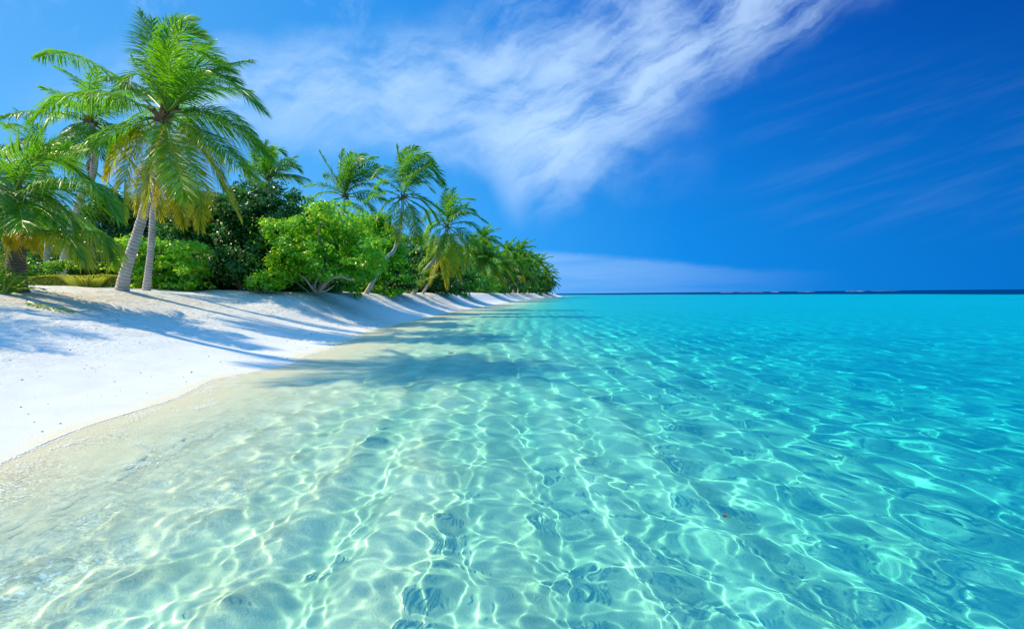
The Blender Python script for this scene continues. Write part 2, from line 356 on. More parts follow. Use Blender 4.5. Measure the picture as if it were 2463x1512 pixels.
def make_sea():
    ang = np.unique(np.concatenate([np.linspace(R(-180), R(-66), 40), np.linspace(R(-66), R(62), 1250), np.linspace(R(62), R(180), 40)]))
    rad = np.concatenate([[0.02, 0.5, 1.0], 1.4 * np.exp(np.linspace(0, math.log(45 / 1.4), 820)), np.geomspace(46, 26000, 130)])
    A, Q = np.meshgrid(ang, rad); X = Q * np.sin(A); Y = Q * np.cos(A)
    space = np.maximum(np.gradient(rad)[:, None] * np.ones_like(A), Q * np.gradient(ang)[None, :])
    rng = np.random.default_rng(7); Z = np.zeros_like(X)
    h = ground_h(X, Y); dep = np.maximum(-h, 0)
    # long low crests that run along the shore, then the small crossing ripples
    for lam, amp, dth, ph in ((0.63, 0.0085, 181, 0.3), (0.57, 0.0060, 177.5, 2.1), (0.33, 0.0026, 183, 1.0), (0.95, 0.0070, 179, 4.0), (0.44, 0.0035, 185, 5.0), (1.6, 0.008, 200, 2.0)):
        kk = 2 * np.pi / lam; th = R(dth); fade = np.clip((lam / space - 3.5) / 3.5, 0, 1) * np.clip(dep / 0.22, 0, 1)
        ph2 = kk * (X * np.cos(th) + Y * np.sin(th)) + ph + 0.9 * np.sin(Y * 0.23 + ph) + 0.5 * np.sin(Y * 0.71 + X * .4 + 2 * ph)
        Z += 0.55 * amp * fade * (np.sin(ph2) + 0.22 * np.sin(2 * ph2 + 1.57)) * (0.75 + 0.35 * np.sin(Y * .33 + X * .21 + ph))
    for k in range(110):
        lam = 0.075 * 12.5 ** (rng.random() ** 1.15)
        th = (R(195) if k % 2 else R(258)) + rng.normal(0, 0.65) if rng.random() < .7 else rng.random() * 6.283
        kk = 2 * np.pi / lam; amp = 0.0032 * (lam / 0.5) ** 1.06
        fade = np.clip((lam / space - 3.5) / 3.5, 0, 1) * np.clip(dep / 0.20, 0, 1) / (1 + dep / (1.75 * lam))      # ripples flatten out over deeper water
        Z += amp * fade * np.sin(kk * (X * np.cos(th) + Y * np.sin(th)) + 1.2 * np.sin(X * .9 + k) * min(lam, .6) + rng.random() * 6.283) * (0.75 + 0.5 * np.sin(X * .37 + k) * np.sin(Y * .29 + 2 * k))
    # keep only the water side
    f = grid_faces(*X.shape); hf = h.ravel()
    f = f[(hf[f].min(1) < 0.06)]
    used = np.zeros(X.size, bool); used[f.ravel()] = True; remap = np.cumsum(used) - 1
    v = np.stack([X, Y, Z], -1).reshape(-1, 3)[used]
    o = mesh_obj('sea', v, [remap[f]], mat_water(), attrs={'depth': dep.ravel()[used]}, smooth=True)
    # faces must look up
    if o.data.polygons[0].normal.z < 0: o.data.flip_normals()
    tag(o, kind='structure'); o.cycles.is_caustics_caster = True
    return o
sea = make_sea()

# ------------------------------------------------------------------ plant materials
def leaf_shader(nt, out, col, tcol, trans=0.40, rough=0.38, spec=0.45):
    p = principled(nt, None, col, rough, spec)
    tr = nt.nodes.new('ShaderNodeBsdfTranslucent'); nt.links.new(tcol, tr.inputs['Color'])
    mx = nt.nodes.new('ShaderNodeMixShader'); mx.inputs[0].default_value = trans
    nt.links.new(p.outputs[0], mx.inputs[1]); nt.links.new(tr.outputs[0], mx.inputs[2]); nt.links.new(mx.outputs[0], out.inputs[0])
def mat_frond():
    m, nt, out = material('palm_leaflet')
    age, u, rnd = attr(nt, 'age'), attr(nt, 'u'), attr(nt, 'rnd')
    green = mixc(nt, rnd, (0.020, 0.115, 0.010), (0.120, 0.300, 0.008))
    a = (age + (u - 0.55) * 0.45 * age.sm(0.12, 0.5) + (rnd - 0.5) * 0.18)
    c = mixc(nt, a.sm(0.25, 0.85), green, (0.46, 0.40, 0.012))
    c = mixc(nt, a.sm(0.92, 1.30), c, (0.55, 0.27, 0.02))
    c = mixc(nt, age.sm(1.5, 1.9), c, (0.20, 0.095, 0.045))
    tc = mixc(nt, a.sm(0.25, 0.85), (0.22, 0.58, 0.008), (0.85, 0.68, 0.012))
    tc = mixc(nt, age.sm(1.5, 1.9), tc, (0.20, 0.10, 0.05))
    leaf_shader(nt, out, c, tc, 0.42, 0.40, 0.38)
    return m
def mat_rachis():
    m, nt, out = material('palm_leaf_stalk')
    age = attr(nt, 'age')
    c = mixc(nt, age.sm(0.2, 0.9), (0.22, 0.30, 0.03), (0.52, 0.40, 0.06))
    c = mixc(nt, age.sm(1.5, 1.9), c, (0.25, 0.13, 0.06))
    principled(nt, out, c, 0.45, 0.4); return m
def mat_bark(name, c0, c1, ring=0.11, strength=0.7):
    m, nt, out = material(name)
    g = nt.nodes.new('ShaderNodeNewGeometry'); pos = g.outputs['Position']
    L = attr(nt, 'len')
    n1 = noise(nt, pos, 3.0, 4); n2 = noise(nt, pos, 14.0, 4, 0.7)
    w = ((L + (n1 - 0.5) * 0.10) * (6.283 / ring))._m('SINE')
    dark = w.sm(0.55, 0.98)
    c = mixc(nt, n1.sm(0.3, 0.7), c0, c1)
    c = mixc(nt, n2.sm(0.45, 0.75) * 0.45, c, tuple(x * 0.55 for x in c0))
    c = mixc(nt, dark * n2.sm(0.25, 0.6) * strength, c, (0.055, 0.04, 0.035))
    principled(nt, out, c, 0.85, 0.2, (w * -0.5) + n2 * 0.6, 0.7, 0.03); return m
def mat_plain_bark(name, c0, c1):
    m, nt, out = material(name); g = nt.nodes.new('ShaderNodeNewGeometry'); pos = g.outputs['Position']
    n = noise(nt, pos, 7.0, 5, 0.65)
    principled(nt, out, mixc(nt, n.sm(0.3, 0.7), c0, c1), 0.9, 0.2, n, 0.6, 0.03); return m
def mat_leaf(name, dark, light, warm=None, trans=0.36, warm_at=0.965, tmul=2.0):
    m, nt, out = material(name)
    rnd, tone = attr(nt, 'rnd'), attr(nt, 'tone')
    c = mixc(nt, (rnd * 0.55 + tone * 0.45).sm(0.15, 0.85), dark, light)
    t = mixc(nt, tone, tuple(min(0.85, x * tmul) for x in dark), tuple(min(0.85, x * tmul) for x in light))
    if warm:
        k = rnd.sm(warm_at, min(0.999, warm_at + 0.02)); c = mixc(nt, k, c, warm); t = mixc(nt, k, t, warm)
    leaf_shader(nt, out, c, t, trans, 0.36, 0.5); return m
M_FROND, M_RACHIS = mat_frond(), mat_rachis()
M_TRUNK = mat_bark('grey_palm_bark', (0.60, 0.52, 0.45), (0.46, 0.39, 0.34), 0.13, 0.5)
M_TRUNK_DARK = mat_bark('dark_ringed_palm_bark', (0.20, 0.14, 0.10), (0.30, 0.23, 0.18), 0.085, 0.9)
M_FIBRE = mat_plain_bark('palm_crown_fibre', (0.16, 0.075, 0.035), (0.30, 0.17, 0.08))
M_WOOD = mat_plain_bark('shrub_wood', (0.40, 0.31, 0.23), (0.24, 0.18, 0.13))
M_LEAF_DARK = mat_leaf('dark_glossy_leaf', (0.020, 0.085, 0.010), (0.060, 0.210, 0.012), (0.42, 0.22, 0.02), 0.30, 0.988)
M_LEAF_MID = mat_leaf('mid_green_leaf', (0.040, 0.160, 0.008), (0.115, 0.340, 0.012), (0.45, 0.28, 0.02), 0.36, 0.985)
M_LEAF_BRIGHT = mat_leaf('bright_green_leaf', (0.090, 0.300, 0.008), (0.270, 0.580, 0.012), (0.62, 0.38, 0.03), 0.42, 0.975)
M_LEAF_LIME = mat_leaf('lime_green_leaf', (0.080, 0.250, 0.012), (0.24, 0.44, 0.02), (0.62, 0.46, 0.03), 0.42, 0.93)
M_LEAF_GOLD = mat_leaf('golden_hedge_leaf', (0.20, 0.27, 0.018), (0.46, 0.46, 0.03), (0.55, 0.26, 0.04), 0.36, 0.86)

# ------------------------------------------------------------------ coconut palms
WIND = np.array([1.0, -0.12, 0.0])
RND = random.Random(11)
def frond(parent, pts, Y, leaf=0.75, droop=0.45, age=0.1, seed=0, wind=0.10, side=None, dens=1.0, name='frond', lift=0.22, rk=1.0, twist=0.30):
    """one pinnate leaf: a tapering stalk along pts and two rows of narrow leaflets"""
    rng = np.random.default_rng(seed + 1000); P = catmull(pts, 40); T = unit(np.gradient(P, axis=0))
    length = np.linalg.norm(np.diff(P, axis=0), axis=1).sum()
    wid = max(0.030, 0.66 * Y / FPX); n = int(np.clip(length / (wid * 1.0) * dens, 14, 160))
    head = P[-1] - P[0]; head[2] = 0
    if side is None:
        if np.linalg.norm(head) < 0.25 * length: head = np.array([head[0], head[1], 0]) + np.array([0.02, -0.3 * length, 0])
        S = np.cross(unit(head), [0, 0, 1.0])
    else: S = unit(np.asarray(side, float))
    tw = float(np.clip(rng.normal(0, twist), -0.9, 0.9))
    g = Geo()
    for sg in (-1, 1):
        t = np.linspace(0.13, 0.995, n) + rng.normal(0, 0.25 / n, n); t = np.clip(t, 0.1, 0.999)
        t = t[rng.random(n) > 0.05]; k = len(t)
        f = t * (len(P) - 1); i = f.astype(int); fr = (f - i)[:, None]; i2 = np.minimum(i + 1, len(P) - 1)
        B = P[i] * (1 - fr) + P[i2] * fr; TT = unit(T[i] * (1 - fr) + T[i2] * fr)
        Sv = unit(S[None] - TT * (TT @ S)[:, None]); N = np.cross(Sv, TT); N = np.where(N[:, 2:3] < -0.2, -N, N)
        Sv = unit(Sv * math.cos(tw) + N * math.sin(tw))
        al = np.radians(np.interp(t, [0.1, 0.6, 1], [66, 48, 16]) + rng.normal(0, 9, k))[:, None]
        D = unit(sg * Sv * np.sin(al) + TT * np.cos(al) + N * (lift + rng.normal(0, 0.09, (k, 1))))
        L = leaf * np.interp(t, [0.1, 0.2, 0.42, 0.75, 1.0], [0.45, 0.80, 1.0, 0.80, 0.42]) * (0.88 + 0.24 * rng.random(k))
        L = L[:, None]; dr = (droop * (0.75 + 0.5 * rng.random((k, 1))))
        def pt(u): return B + L * (D * u + (np.array([[0, 0, -1.0]]) * dr + WIND[None] * wind) * u * u)
        Wd = unit(TT - D * (TT * D).sum(1, keepdims=True) + N * rng.normal(0.0, 0.35, (k, 1)))
        w = wid * (0.85 + 0.3 * rng.random((k, 1)))
        p0, p1, p2, p3 = pt(0.0), pt(0.38), pt(0.72), pt(1.0)
        v = np.stack([p0 - Wd * w * .25, p0 + Wd * w * .25, p1 - Wd * w * .5, p1 + Wd * w * .5, p2 - Wd * w * .36, p2 + Wd * w * .36, p3], 1).reshape(-1, 3)
        b = np.arange(k)[:, None] * 7
        q = np.concatenate([b + np.array([[0, 1, 3, 2]]), b + np.array([[2, 3, 5, 4]])]); tr = b + np.array([[4, 5, 6]])
        g.add(v, q, tr, 0, age=age, u=np.tile([0, 0, .38, .38, .72, .72, 1.0], k), rnd=np.repeat(rng.random(k) * 0.45 + 0.55 * rng.random(), 7), len=0.0)
    rr = np.interp(np.linspace(0, 1, len(P)), [0, 0.08, 0.3, 1], [0.055, 0.036, 0.022, 0.005]) * max(1.0, Y / 28) * rk
    tube(g, P, rr, 5, 1, age=age, u=0.0, rnd=0.5)
    return g.build(name, [M_FROND, M_RACHIS], parent, parent.location if parent else (0, 0, 0))
def auto_frond_pts(c, az, el, L, sag, wind):
    d = np.array([math.cos(el) * math.cos(az), math.cos(el) * math.sin(az), math.sin(el)])
    t = np.linspace(0, 1, 6)[:, None]
    bend = WIND[None] * wind * t * t * max(0.15, math.sin(max(el, 0)))
    p = c[None] + L * (t * d + np.array([[0, 0, -1.0]]) * sag * t * t * (0.18 + 0.82 * math.cos(el)) + bend)
    return p
def crown_auto(parent, c, Y, n, L, leaf, seed, wind=0.35, el_hi=82, el_lo=-48, old=0.25, skip=None, dens=1.0, az0=None):
    r = random.Random(seed); az = r.random() * 6.283 if az0 is None else az0
    for i in range(n):
        f = (i + 0.5) / n
        el = R(el_hi + (el_lo - el_hi) * f ** 0.92 + r.uniform(-6, 6)); az += 2.39996 + r.uniform(-.18, .18)
        if skip and skip(az, el): continue
        age = max(0.0, (f - (1 - old)) / old) * 0.85 if f > 1 - old else r.uniform(0.0, 0.16)
        frond(parent, auto_frond_pts(np.array(c), az, el, L * (0.82 if f < 0.12 else r.uniform(0.88, 1.08)), r.uniform(0.38, 0.58), wind), Y, leaf * r.uniform(0.9, 1.1),
              0.40 + 0.45 * f, age, seed * 100 + i, 0.16, None, dens)
def trunk(parent, pts, r0, mat, flare=0.7, sides=14, name='trunk', taper=0.72):
    P = catmull(pts, 36); L = np.concatenate([[0], np.cumsum(np.linalg.norm(np.diff(P, axis=0), axis=1))])
    rad = r0 * (1 + flare * np.exp(-L / 0.45)) * np.interp(L / L[-1], [0, 1], [1, taper]) * (1 + 0.03 * np.sin(L * 17))
    g = Geo(); tube(g, P, rad, sides, 0, True, 0.04, 1.0)
    return g.build(name, mat, parent, parent.location, True)
def crown_heart(parent, c, top, Y, seed, size=0.30):
    """brown fibre sheath, old leaf bases and the knot the leaves spring from"""
    r = np.random.default_rng(seed); g = Geo(); c = np.array(c, float)
    for k in range(16):
        az = r.random() * 6.283; el = r.uniform(-0.7, 1.1); d = np.array([math.cos(az) * math.cos(el), math.sin(az) * math.cos(el), math.sin(el)])
        a = c + d * size * 0.15 + [0, 0, -size * 0.3]; e = c + d * size * r.uniform(0.9, 1.7)
        tube(g, catmull([a, (a + e) / 2 + [0, 0, 0.08 * size], e], 6), np.linspace(0.30, 0.06, 6) * size, 6, 0, wob=0.2, seed=k)
    return g.build('crown_fibre', M_FIBRE, parent, parent.location)
PALM_GROUP = 'coconut palms along the beach'
def palm(label, base_xy, trunk_pts, crown, Y, fronds=None, auto=None, r0=0.17, mat=None, sink=0.12, group=PALM_GROUP, name='coconut_palm', flare=0.7, heart=0.30, taper=0.72):
    bx, by = base_xy; bz = gz(bx, by)
    t = thing(name, label, 'palm tree', (bx, by, bz), group)
    pts = [np.array([bx, by, bz - sink])] + [np.array(p) for p in trunk_pts] + [np.array(crown)]
    trunk(t, pts, r0, mat or M_TRUNK, flare, taper=taper)
    crown_heart(t, crown, None, Y, int(abs(bx * 97 + by * 13)) % 9999, heart)
    for k, f in enumerate(fronds or ()):
        frond(t, f['pts'], Y, f.get('leaf', 0.75), f.get('droop', 0.5), f.get('age', 0.08), 7000 + k + int(Y * 10), f.get('wind', 0.10), f.get('side'), f.get('dens', 1.0), lift=f.get('lift', 0.22), twist=f.get('twist', 0.30))
    if auto: crown_auto(t, crown, Y, **auto)
    return t
def FR(pts, Y, dy=0.0, **kw):
    """a leaf that follows a line measured on the 2462-wide print, running dy metres towards or away from the camera by its tip"""
    n = len(pts); kw['pts'] = [np.array(WB(x, y, Y + dy * i / (n - 1))) for i, (x, y) in enumerate(pts)]; return kw

def base_at(px, Y):
    w = W(px, 300, Y); return (w.x, Y)

# the big palm in front
Y1 = 17.0
big = [
    FR([(371, 262), (303, 199), (208, 145), (140, 128), (89, 136)], Y1, 0.9, age=0.05, droop=0.66, leaf=0.82),
    FR([(368, 268), (300, 235), (230, 227), (150, 236), (80, 285)], Y1, -0.8, age=0.16, droop=0.78, leaf=1.08),
    FR([(368, 283), (335, 292), (267, 318), (215, 345), (185, 374)], Y1, -1.6, age=0.22, droop=0.70, leaf=0.97),
    FR([(390, 262), (371, 166), (353, 89), (341, 27)], Y1, 1.0, age=0.0, droop=0.43, leaf=0.85, wind=-0.25),
    FR([(394, 262), (384, 180), (364, 110), (366, 50)], Y1, -0.6, age=0.0, droop=0.23, leaf=0.97, wind=-0.2),
    FR([(396, 262), (392, 134), (412, 62), (450, 50)], Y1, 1.4, age=0.0, droop=0.20, leaf=1.08, wind=0.3),
    FR([(400, 262), (402, 150), (432, 80), (478, 80)], Y1, -0.5, age=0.0, droop=0.27, leaf=1.03, wind=0.3),
    FR([(402, 262), (420, 165), (465, 120), (530, 150)], Y1, 1.8, age=0.0, droop=0.39, leaf=1.03, wind=0.3),
    FR([(404, 262), (440, 190), (492, 155), (543, 165)], Y1, 0.6, age=0.05, droop=0.35, leaf=1.03, wind=0.3),
    FR([(406, 262), (445, 205), (500, 178), (560, 192)], Y1, 1.6, age=0.05, droop=0.39, leaf=1.03, wind=0.3),
    FR([(408, 265), (475, 210), (549, 200), (622, 256)], Y1, -0.9, age=0.12, droop=0.58, leaf=1.08, wind=0.2),
    FR([(412, 272), (490, 262), (545, 275), (600, 310)], Y1, 1.5, age=0.08, droop=0.62, leaf=0.91, wind=0.15),
    FR([(410, 278), (490, 280), (579, 315), (645, 372)], Y1, -0.4, age=0.14, droop=0.66, leaf=0.91, wind=0.15),
    FR([(408, 284), (490, 320), (549, 371), (612, 428)], Y1, -1.2, age=0.40, droop=0.55, leaf=0.97, wind=0.1),
    FR([(404, 288), (475, 350), (525, 420), (570, 513)], Y1, -0.8, age=0.69, droop=0.47, leaf=0.80),
    FR([(400, 290), (450, 370), (478, 460), (481, 545)], Y1, -1.3, age=0.71, droop=0.39, leaf=0.74, side=(1, .2, 0)),
    FR([(397, 285), (408, 330), (430, 410), (448, 478)], Y1, -2.2, age=0.20, droop=0.31, leaf=1.08, side=(1, .15, 0)),
    FR([(392, 288), (375, 348), (362, 425), (352, 502)], Y1, -2.0, age=0.69, droop=0.27, leaf=0.97, side=(1, -.1, 0)),
    FR([(395, 290), (412, 400), (434, 480), (442, 538)], Y1, -1.0, age=0.79, droop=0.31, leaf=0.71, side=(1, .3, 0)),
    FR([(385, 288), (330, 345), (302, 425), (298, 516)], Y1, -1.0, age=0.71, droop=0.39, leaf=0.71, side=(1, -.5, 0)),
    FR([(382, 286), (330, 315), (285, 365), (258, 420)], Y1, -0.3, age=0.71, droop=0.55, leaf=0.74),
    FR([(388, 290), (360, 390), (338, 450), (330, 500)], Y1, 0.6, age=0.71, droop=0.31, leaf=0.85, side=(1, 0, 0)),
    FR([(396, 290), (398, 360), (388, 440), (378, 512)], Y1, 0.9, age=0.71, droop=0.31, leaf=0.97, side=(1, 0, 0)),
    FR([(402, 270), (388, 235), (368, 205), (354, 186)], Y1, -1.2, age=0.12, droop=0.08, leaf=0.36, lift=0.05),
    FR([(402, 268), (412, 200), (408, 150), (400, 110)], Y1, -1.4, age=0.02, droop=0.27, leaf=1.03, side=(1, 0.3, 0)),
    FR([(404, 268), (440, 225), (465, 190), (490, 172)], Y1, -1.8, age=0.02, droop=0.39, leaf=1.03, side=(.8, 0.5, 0)),
    FR([(398, 268), (372, 215), (335, 180), (306, 190)], Y1, -1.0, age=0.02, droop=0.55, leaf=0.97),
    FR([(398, 270), (350, 225), (305, 215), (262, 250)], Y1, 1.6, age=0.1, droop=0.62, leaf=0.97),
    FR([(406, 276), (450, 300), (500, 360), (535, 450)], Y1, 1.4, age=0.30, droop=0.55, leaf=0.91),
]
b1 = W(121, 289, Y1)
palm('tallest palm in front, pale leaning trunk and yellow lower fronds', (b1.x, Y1),
     [W(125.5, 272, Y1), W(131, 253, Y1), W(137, 234, Y1 + .1), W(145, 208, Y1 + .1), W(152, 170, Y1), W(158.5, 132, Y1)], W(162, 117.5, Y1), Y1, big, r0=0.172, flare=0.45, heart=0.36, taper=0.8)
# its slimmer neighbour, whose head is lost among the same leaves
Y2 = 19.5
b2 = W(145.5, 286, Y2)
palm('slim grey palm trunk right behind the big leaning palm', (b2.x, Y2),
     [W(149.5, 262, Y2), W(151.5, 240, Y2), W(153, 215, Y2), W(158, 170, Y2), W(168, 125, Y2)], W(173, 108, Y2), Y2, None,
     dict(n=10, L=3.7, leaf=0.8, seed=5, wind=0.5, el_hi=86, el_lo=5, old=0.05), r0=0.125, flare=0.5, taper=0.8)
# tall palm behind, on the left
Y3 = 22.5
b3 = W(59, 285, Y3)
palm('tall palm with an S curved trunk left of the front palm', (b3.x, Y3),
     [W(63, 265, Y3), W(71, 231, Y3), W(80, 199, Y3), W(91, 179, Y3), W(95, 158, Y3), W(94, 138, Y3)], W(91, 121, Y3), Y3,
     [FR([(220, 282), (208, 223), (178, 184), (134, 160)], Y3, 0.5, droop=0.5, leaf=0.75, wind=0.0),
      FR([(222, 282), (226, 220), (236, 170)], Y3, -0.5, droop=0.4, leaf=0.8),
      FR([(214, 286), (170, 270), (130, 276), (105, 305)], Y3, -1.0, droop=0.9, age=0.2, leaf=0.8),
      FR([(213, 292), (180, 300), (160, 325), (152, 360)], Y3, -1.2, droop=0.7, age=0.2, leaf=0.75),
      FR([(212, 300), (195, 320), (190, 350), (188, 372)], Y3, -0.8, droop=0.5, leaf=0.6, age=0.3),
      FR([(222, 300), (232, 320), (240, 345), (246, 380)], Y3, -0.8, droop=0.5, leaf=0.65, age=0.2),
      FR([(226, 292), (250, 290), (275, 310), (290, 340)], Y3, -0.5, droop=0.7, leaf=0.7, age=0.1),
      FR([(216, 320), (213, 355), (214, 390), (213, 428)], Y3, -0.35, droop=0.3, leaf=0.22, age=2.0),
      FR([(220, 284), (190, 250), (150, 240), (110, 262)], Y3, 1.0, droop=0.8, leaf=0.7, age=0.1)],
     dict(n=10, L=3.4, leaf=0.75, seed=9, wind=0.3, el_hi=75, el_lo=-40, old=0.2), r0=0.175, flare=0.6)
Y4 = 26.0
b4 = W(46, 281, Y4)
palm('palm at far left with feathery upright fronds against the sky', (b4.x, Y4),
     [W(47, 262, Y4), W(48, 235, Y4), W(44, 190, Y4)], W(39, 146, Y4), Y4,
     [FR([(92, 350), (80, 315), (62, 285), (38, 263)], Y4, 0.2, leaf=0.75, droop=0.3, wind=-0.1),
      FR([(88, 350), (66, 315), (44, 300), (20, 303)], Y4, -0.3, leaf=0.7, droop=0.5, wind=-0.1),
      FR([(88, 352), (62, 338), (45, 342), (30, 372)], Y4, -0.6, leaf=0.65, droop=0.7),
      FR([(92, 352), (88, 320), (92, 300)], Y4, 0.5, leaf=0.6, droop=0.3)],
     dict(n=9, L=3.2, leaf=0.7, seed=13, wind=0.2, el_hi=45, el_lo=-45, old=0.25), r0=0.17, flare=0.5)
# young palm at the left edge
Y5 = 13.0
def Z2(x, y): return (0.2757 * x, 320.6 + 0.2757 * y)
def FZ(pts, dy, **kw): return FR([Z2(*p) for p in pts], Y5, dy, **kw)
b5 = W(15.5, 290, Y5)
palm('squat palm at left edge, dark ringed trunk and long arching fronds', (b5.x, Y5),
     [W(16, 270, Y5), W(16.5, 245, Y5), W(15.5, 215, Y5)], W(14.5, 193, Y5), Y5,
     [FZ([(125, 500), (150, 330), (230, 215), (420, 190), (640, 185)], -0.3, leaf=0.75, droop=-0.15, wind=0.5, age=0.1, lift=0.5),
      FZ([(140, 520), (250, 330), (430, 218), (600, 262), (770, 395)], 0.9, leaf=0.7, droop=0.55, wind=0.1),
      FZ([(150, 600), (300, 510), (560, 415), (800, 430), (1010, 690)], -0.8, leaf=0.85, droop=0.75, age=0.1),
      FZ([(160, 640), (330, 590), (480, 600), (600, 720), (640, 830)], 0.3, leaf=0.75, droop=0.7, age=0.05),
      FZ([(150, 640), (300, 640), (420, 700), (500, 800)], -1.0, leaf=0.7, droop=0.6, age=0.1),
      FZ([(150, 860), (330, 862), (560, 888), (640, 960), (720, 1090)], -1.1, leaf=0.66, droop=1.0, age=0.56),
      FZ([(160, 850), (400, 850), (640, 850), (870, 872), (955, 1050)], -0.2, leaf=0.76, droop=1.1, age=0.48),
      FZ([(110, 560), (60, 560), (-10, 640), (-80, 800)], -0.8, leaf=0.8, droop=0.7, age=0.05),
      FZ([(110, 520), (70, 380), (0, 260), (-90, 260)], 0.6, leaf=0.75, droop=0.6),
      FZ([(110, 520), (60, 300), (20, 180), (-30, 110)], 0.8, leaf=0.7, droop=0.3),
      FZ([(120, 540), (165, 620), (190, 720), (200, 830)], -1.5, leaf=0.7, droop=0.5, age=0.05, side=(1, .2, 0)),
      FZ([(110, 560), (60, 680), (40, 760), (30, 860)], -1.4, leaf=0.75, droop=0.4, age=0.06, side=(1, -.2, 0)),
      FZ([(120, 860), (50, 850), (-10, 900), (-50, 1040)], -0.6, leaf=0.7, droop=0.9, age=0.56),
      FZ([(140, 850), (210, 850), (255, 900), (300, 1010)], -0.9, leaf=0.28, droop=0.9, age=1.15),
      FZ([(130, 850), (110, 860), (90, 930), (95, 1000)], -1.0, leaf=0.28, droop=0.6, age=1.15),
      FZ([(150, 860), (230, 880), (300, 930), (330, 1000)], 0.2, leaf=0.45, droop=0.8, age=0.75),
      FZ([(130, 520), (170, 420), (230, 380), (330, 400)], 1.2, leaf=0.7, droop=0.6),
      FZ([(130, 540), (220, 500), (330, 520), (430, 640)], 1.3, leaf=0.75, droop=0.7),
      FZ([(130, 600), (220, 640), (280, 740), (300, 860)], 0.8, leaf=0.7, droop=0.6, age=0.1),
      FZ([(100, 520), (20, 450), (-60, 440), (-150, 560)], 0.0, leaf=0.8, droop=0.8)],
     dict(n=8, L=2.6, leaf=0.7, seed=21, wind=0.2, el_hi=60, el_lo=-10, old=0.05), r0=0.20, flare=0.55, mat=M_TRUNK_DARK, heart=0.30, taper=0.9)
# seedling at its foot
def sapling(label, px, Y, L, n, seed, py=300, az_list=None, group='young palms sprouting from the sand'):
    w = W(px, py, Y); x, y = w.x, Y; z = gz(x, y)
    t = thing('palm_sapling', label, 'palm sapling', (x, y, z), group); r = random.Random(seed)
    for i in range(n):
        az = (i / n) * 6.283 + r.uniform(-.3, .3); el = R(r.uniform(38, 78))
        frond(t, auto_frond_pts(np.array([x, y, z - 0.04]), az, el, L * r.uniform(0.75, 1.1), r.uniform(0.3, 0.6), 0.15), Y, 0.36 * L / 1.3, 0.35, 0.45 if i % 3 else 0.15, seed * 50 + i, 0.1, dens=0.7, lift=0.1)
    return t
sapling('young palm with orange stalks sprouting beside the dark ringed trunk', 5, 12.4, 1.15, 9, 3)
# palms rising out of the trees
def mid_palm(label, px, py, Y, n, L, leaf, seed, base_px, pts=(), wind=0.5, r0=0.17, extra=None, old=0.25, el_hi=84, el_lo=-50, dens=1.0, heart=0.3):
    c = W(px, py, Y); bx = W(base_px, 295, Y).x
    return palm(label, (bx, Y), [W(a, b, Y) for a, b in pts], c, Y, extra, dict(n=n, L=L, leaf=leaf, seed=seed, wind=wind, old=old, el_hi=el_hi, el_lo=el_lo, dens=dens * (1.5 if Y > 60 else 1.0)), r0=r0, flare=0.45, heart=heart)
def FC(lines, Y, **kw):
    """leaves measured on an enlarged print: each entry is (points, age, depth of the tip)"""
    return [FR([(x * 0.5, y * 0.5) for x, y in pts], Y, dy, age=age, **kw) for pts, age, dy in lines]
Y7 = 32
mid_palm('dark palm head rising just right of the front palm, over the tree wall', 268.5, 178, Y7, 8, 2.7, 0.85, 31, 262, [(264, 250), (268, 205)], wind=0.25, el_hi=80, el_lo=20, old=0.0, extra=
    FC([([(1285, 860), (1250, 790), (1225, 740), (1205, 700)], .02, .5), ([(1288, 850), (1275, 780), (1268, 720), (1275, 680)], 0, -.4), ([(1292, 850), (1310, 770), (1330, 720), (1362, 735)], 0, .3),
        ([(1295, 855), (1340, 790), (1375, 765), (1408, 790)], .05, -.5), ([(1298, 860), (1350, 810), (1400, 790), (1436, 815)], .08, .4), ([(1280, 860), (1230, 820), (1205, 800), (1188, 832)], .1, -.6),
        ([(1300, 865), (1350, 850), (1400, 850), (1432, 872)], .1, -.3), ([(1288, 856), (1282, 800), (1295, 750), (1318, 715)], 0, -1.0), ([(1284, 858), (1262, 800), (1240, 760), (1232, 720)], 0, .8)], Y7, leaf=0.88, droop=0.35, wind=0.12, twist=0.55))
Y8 = 38
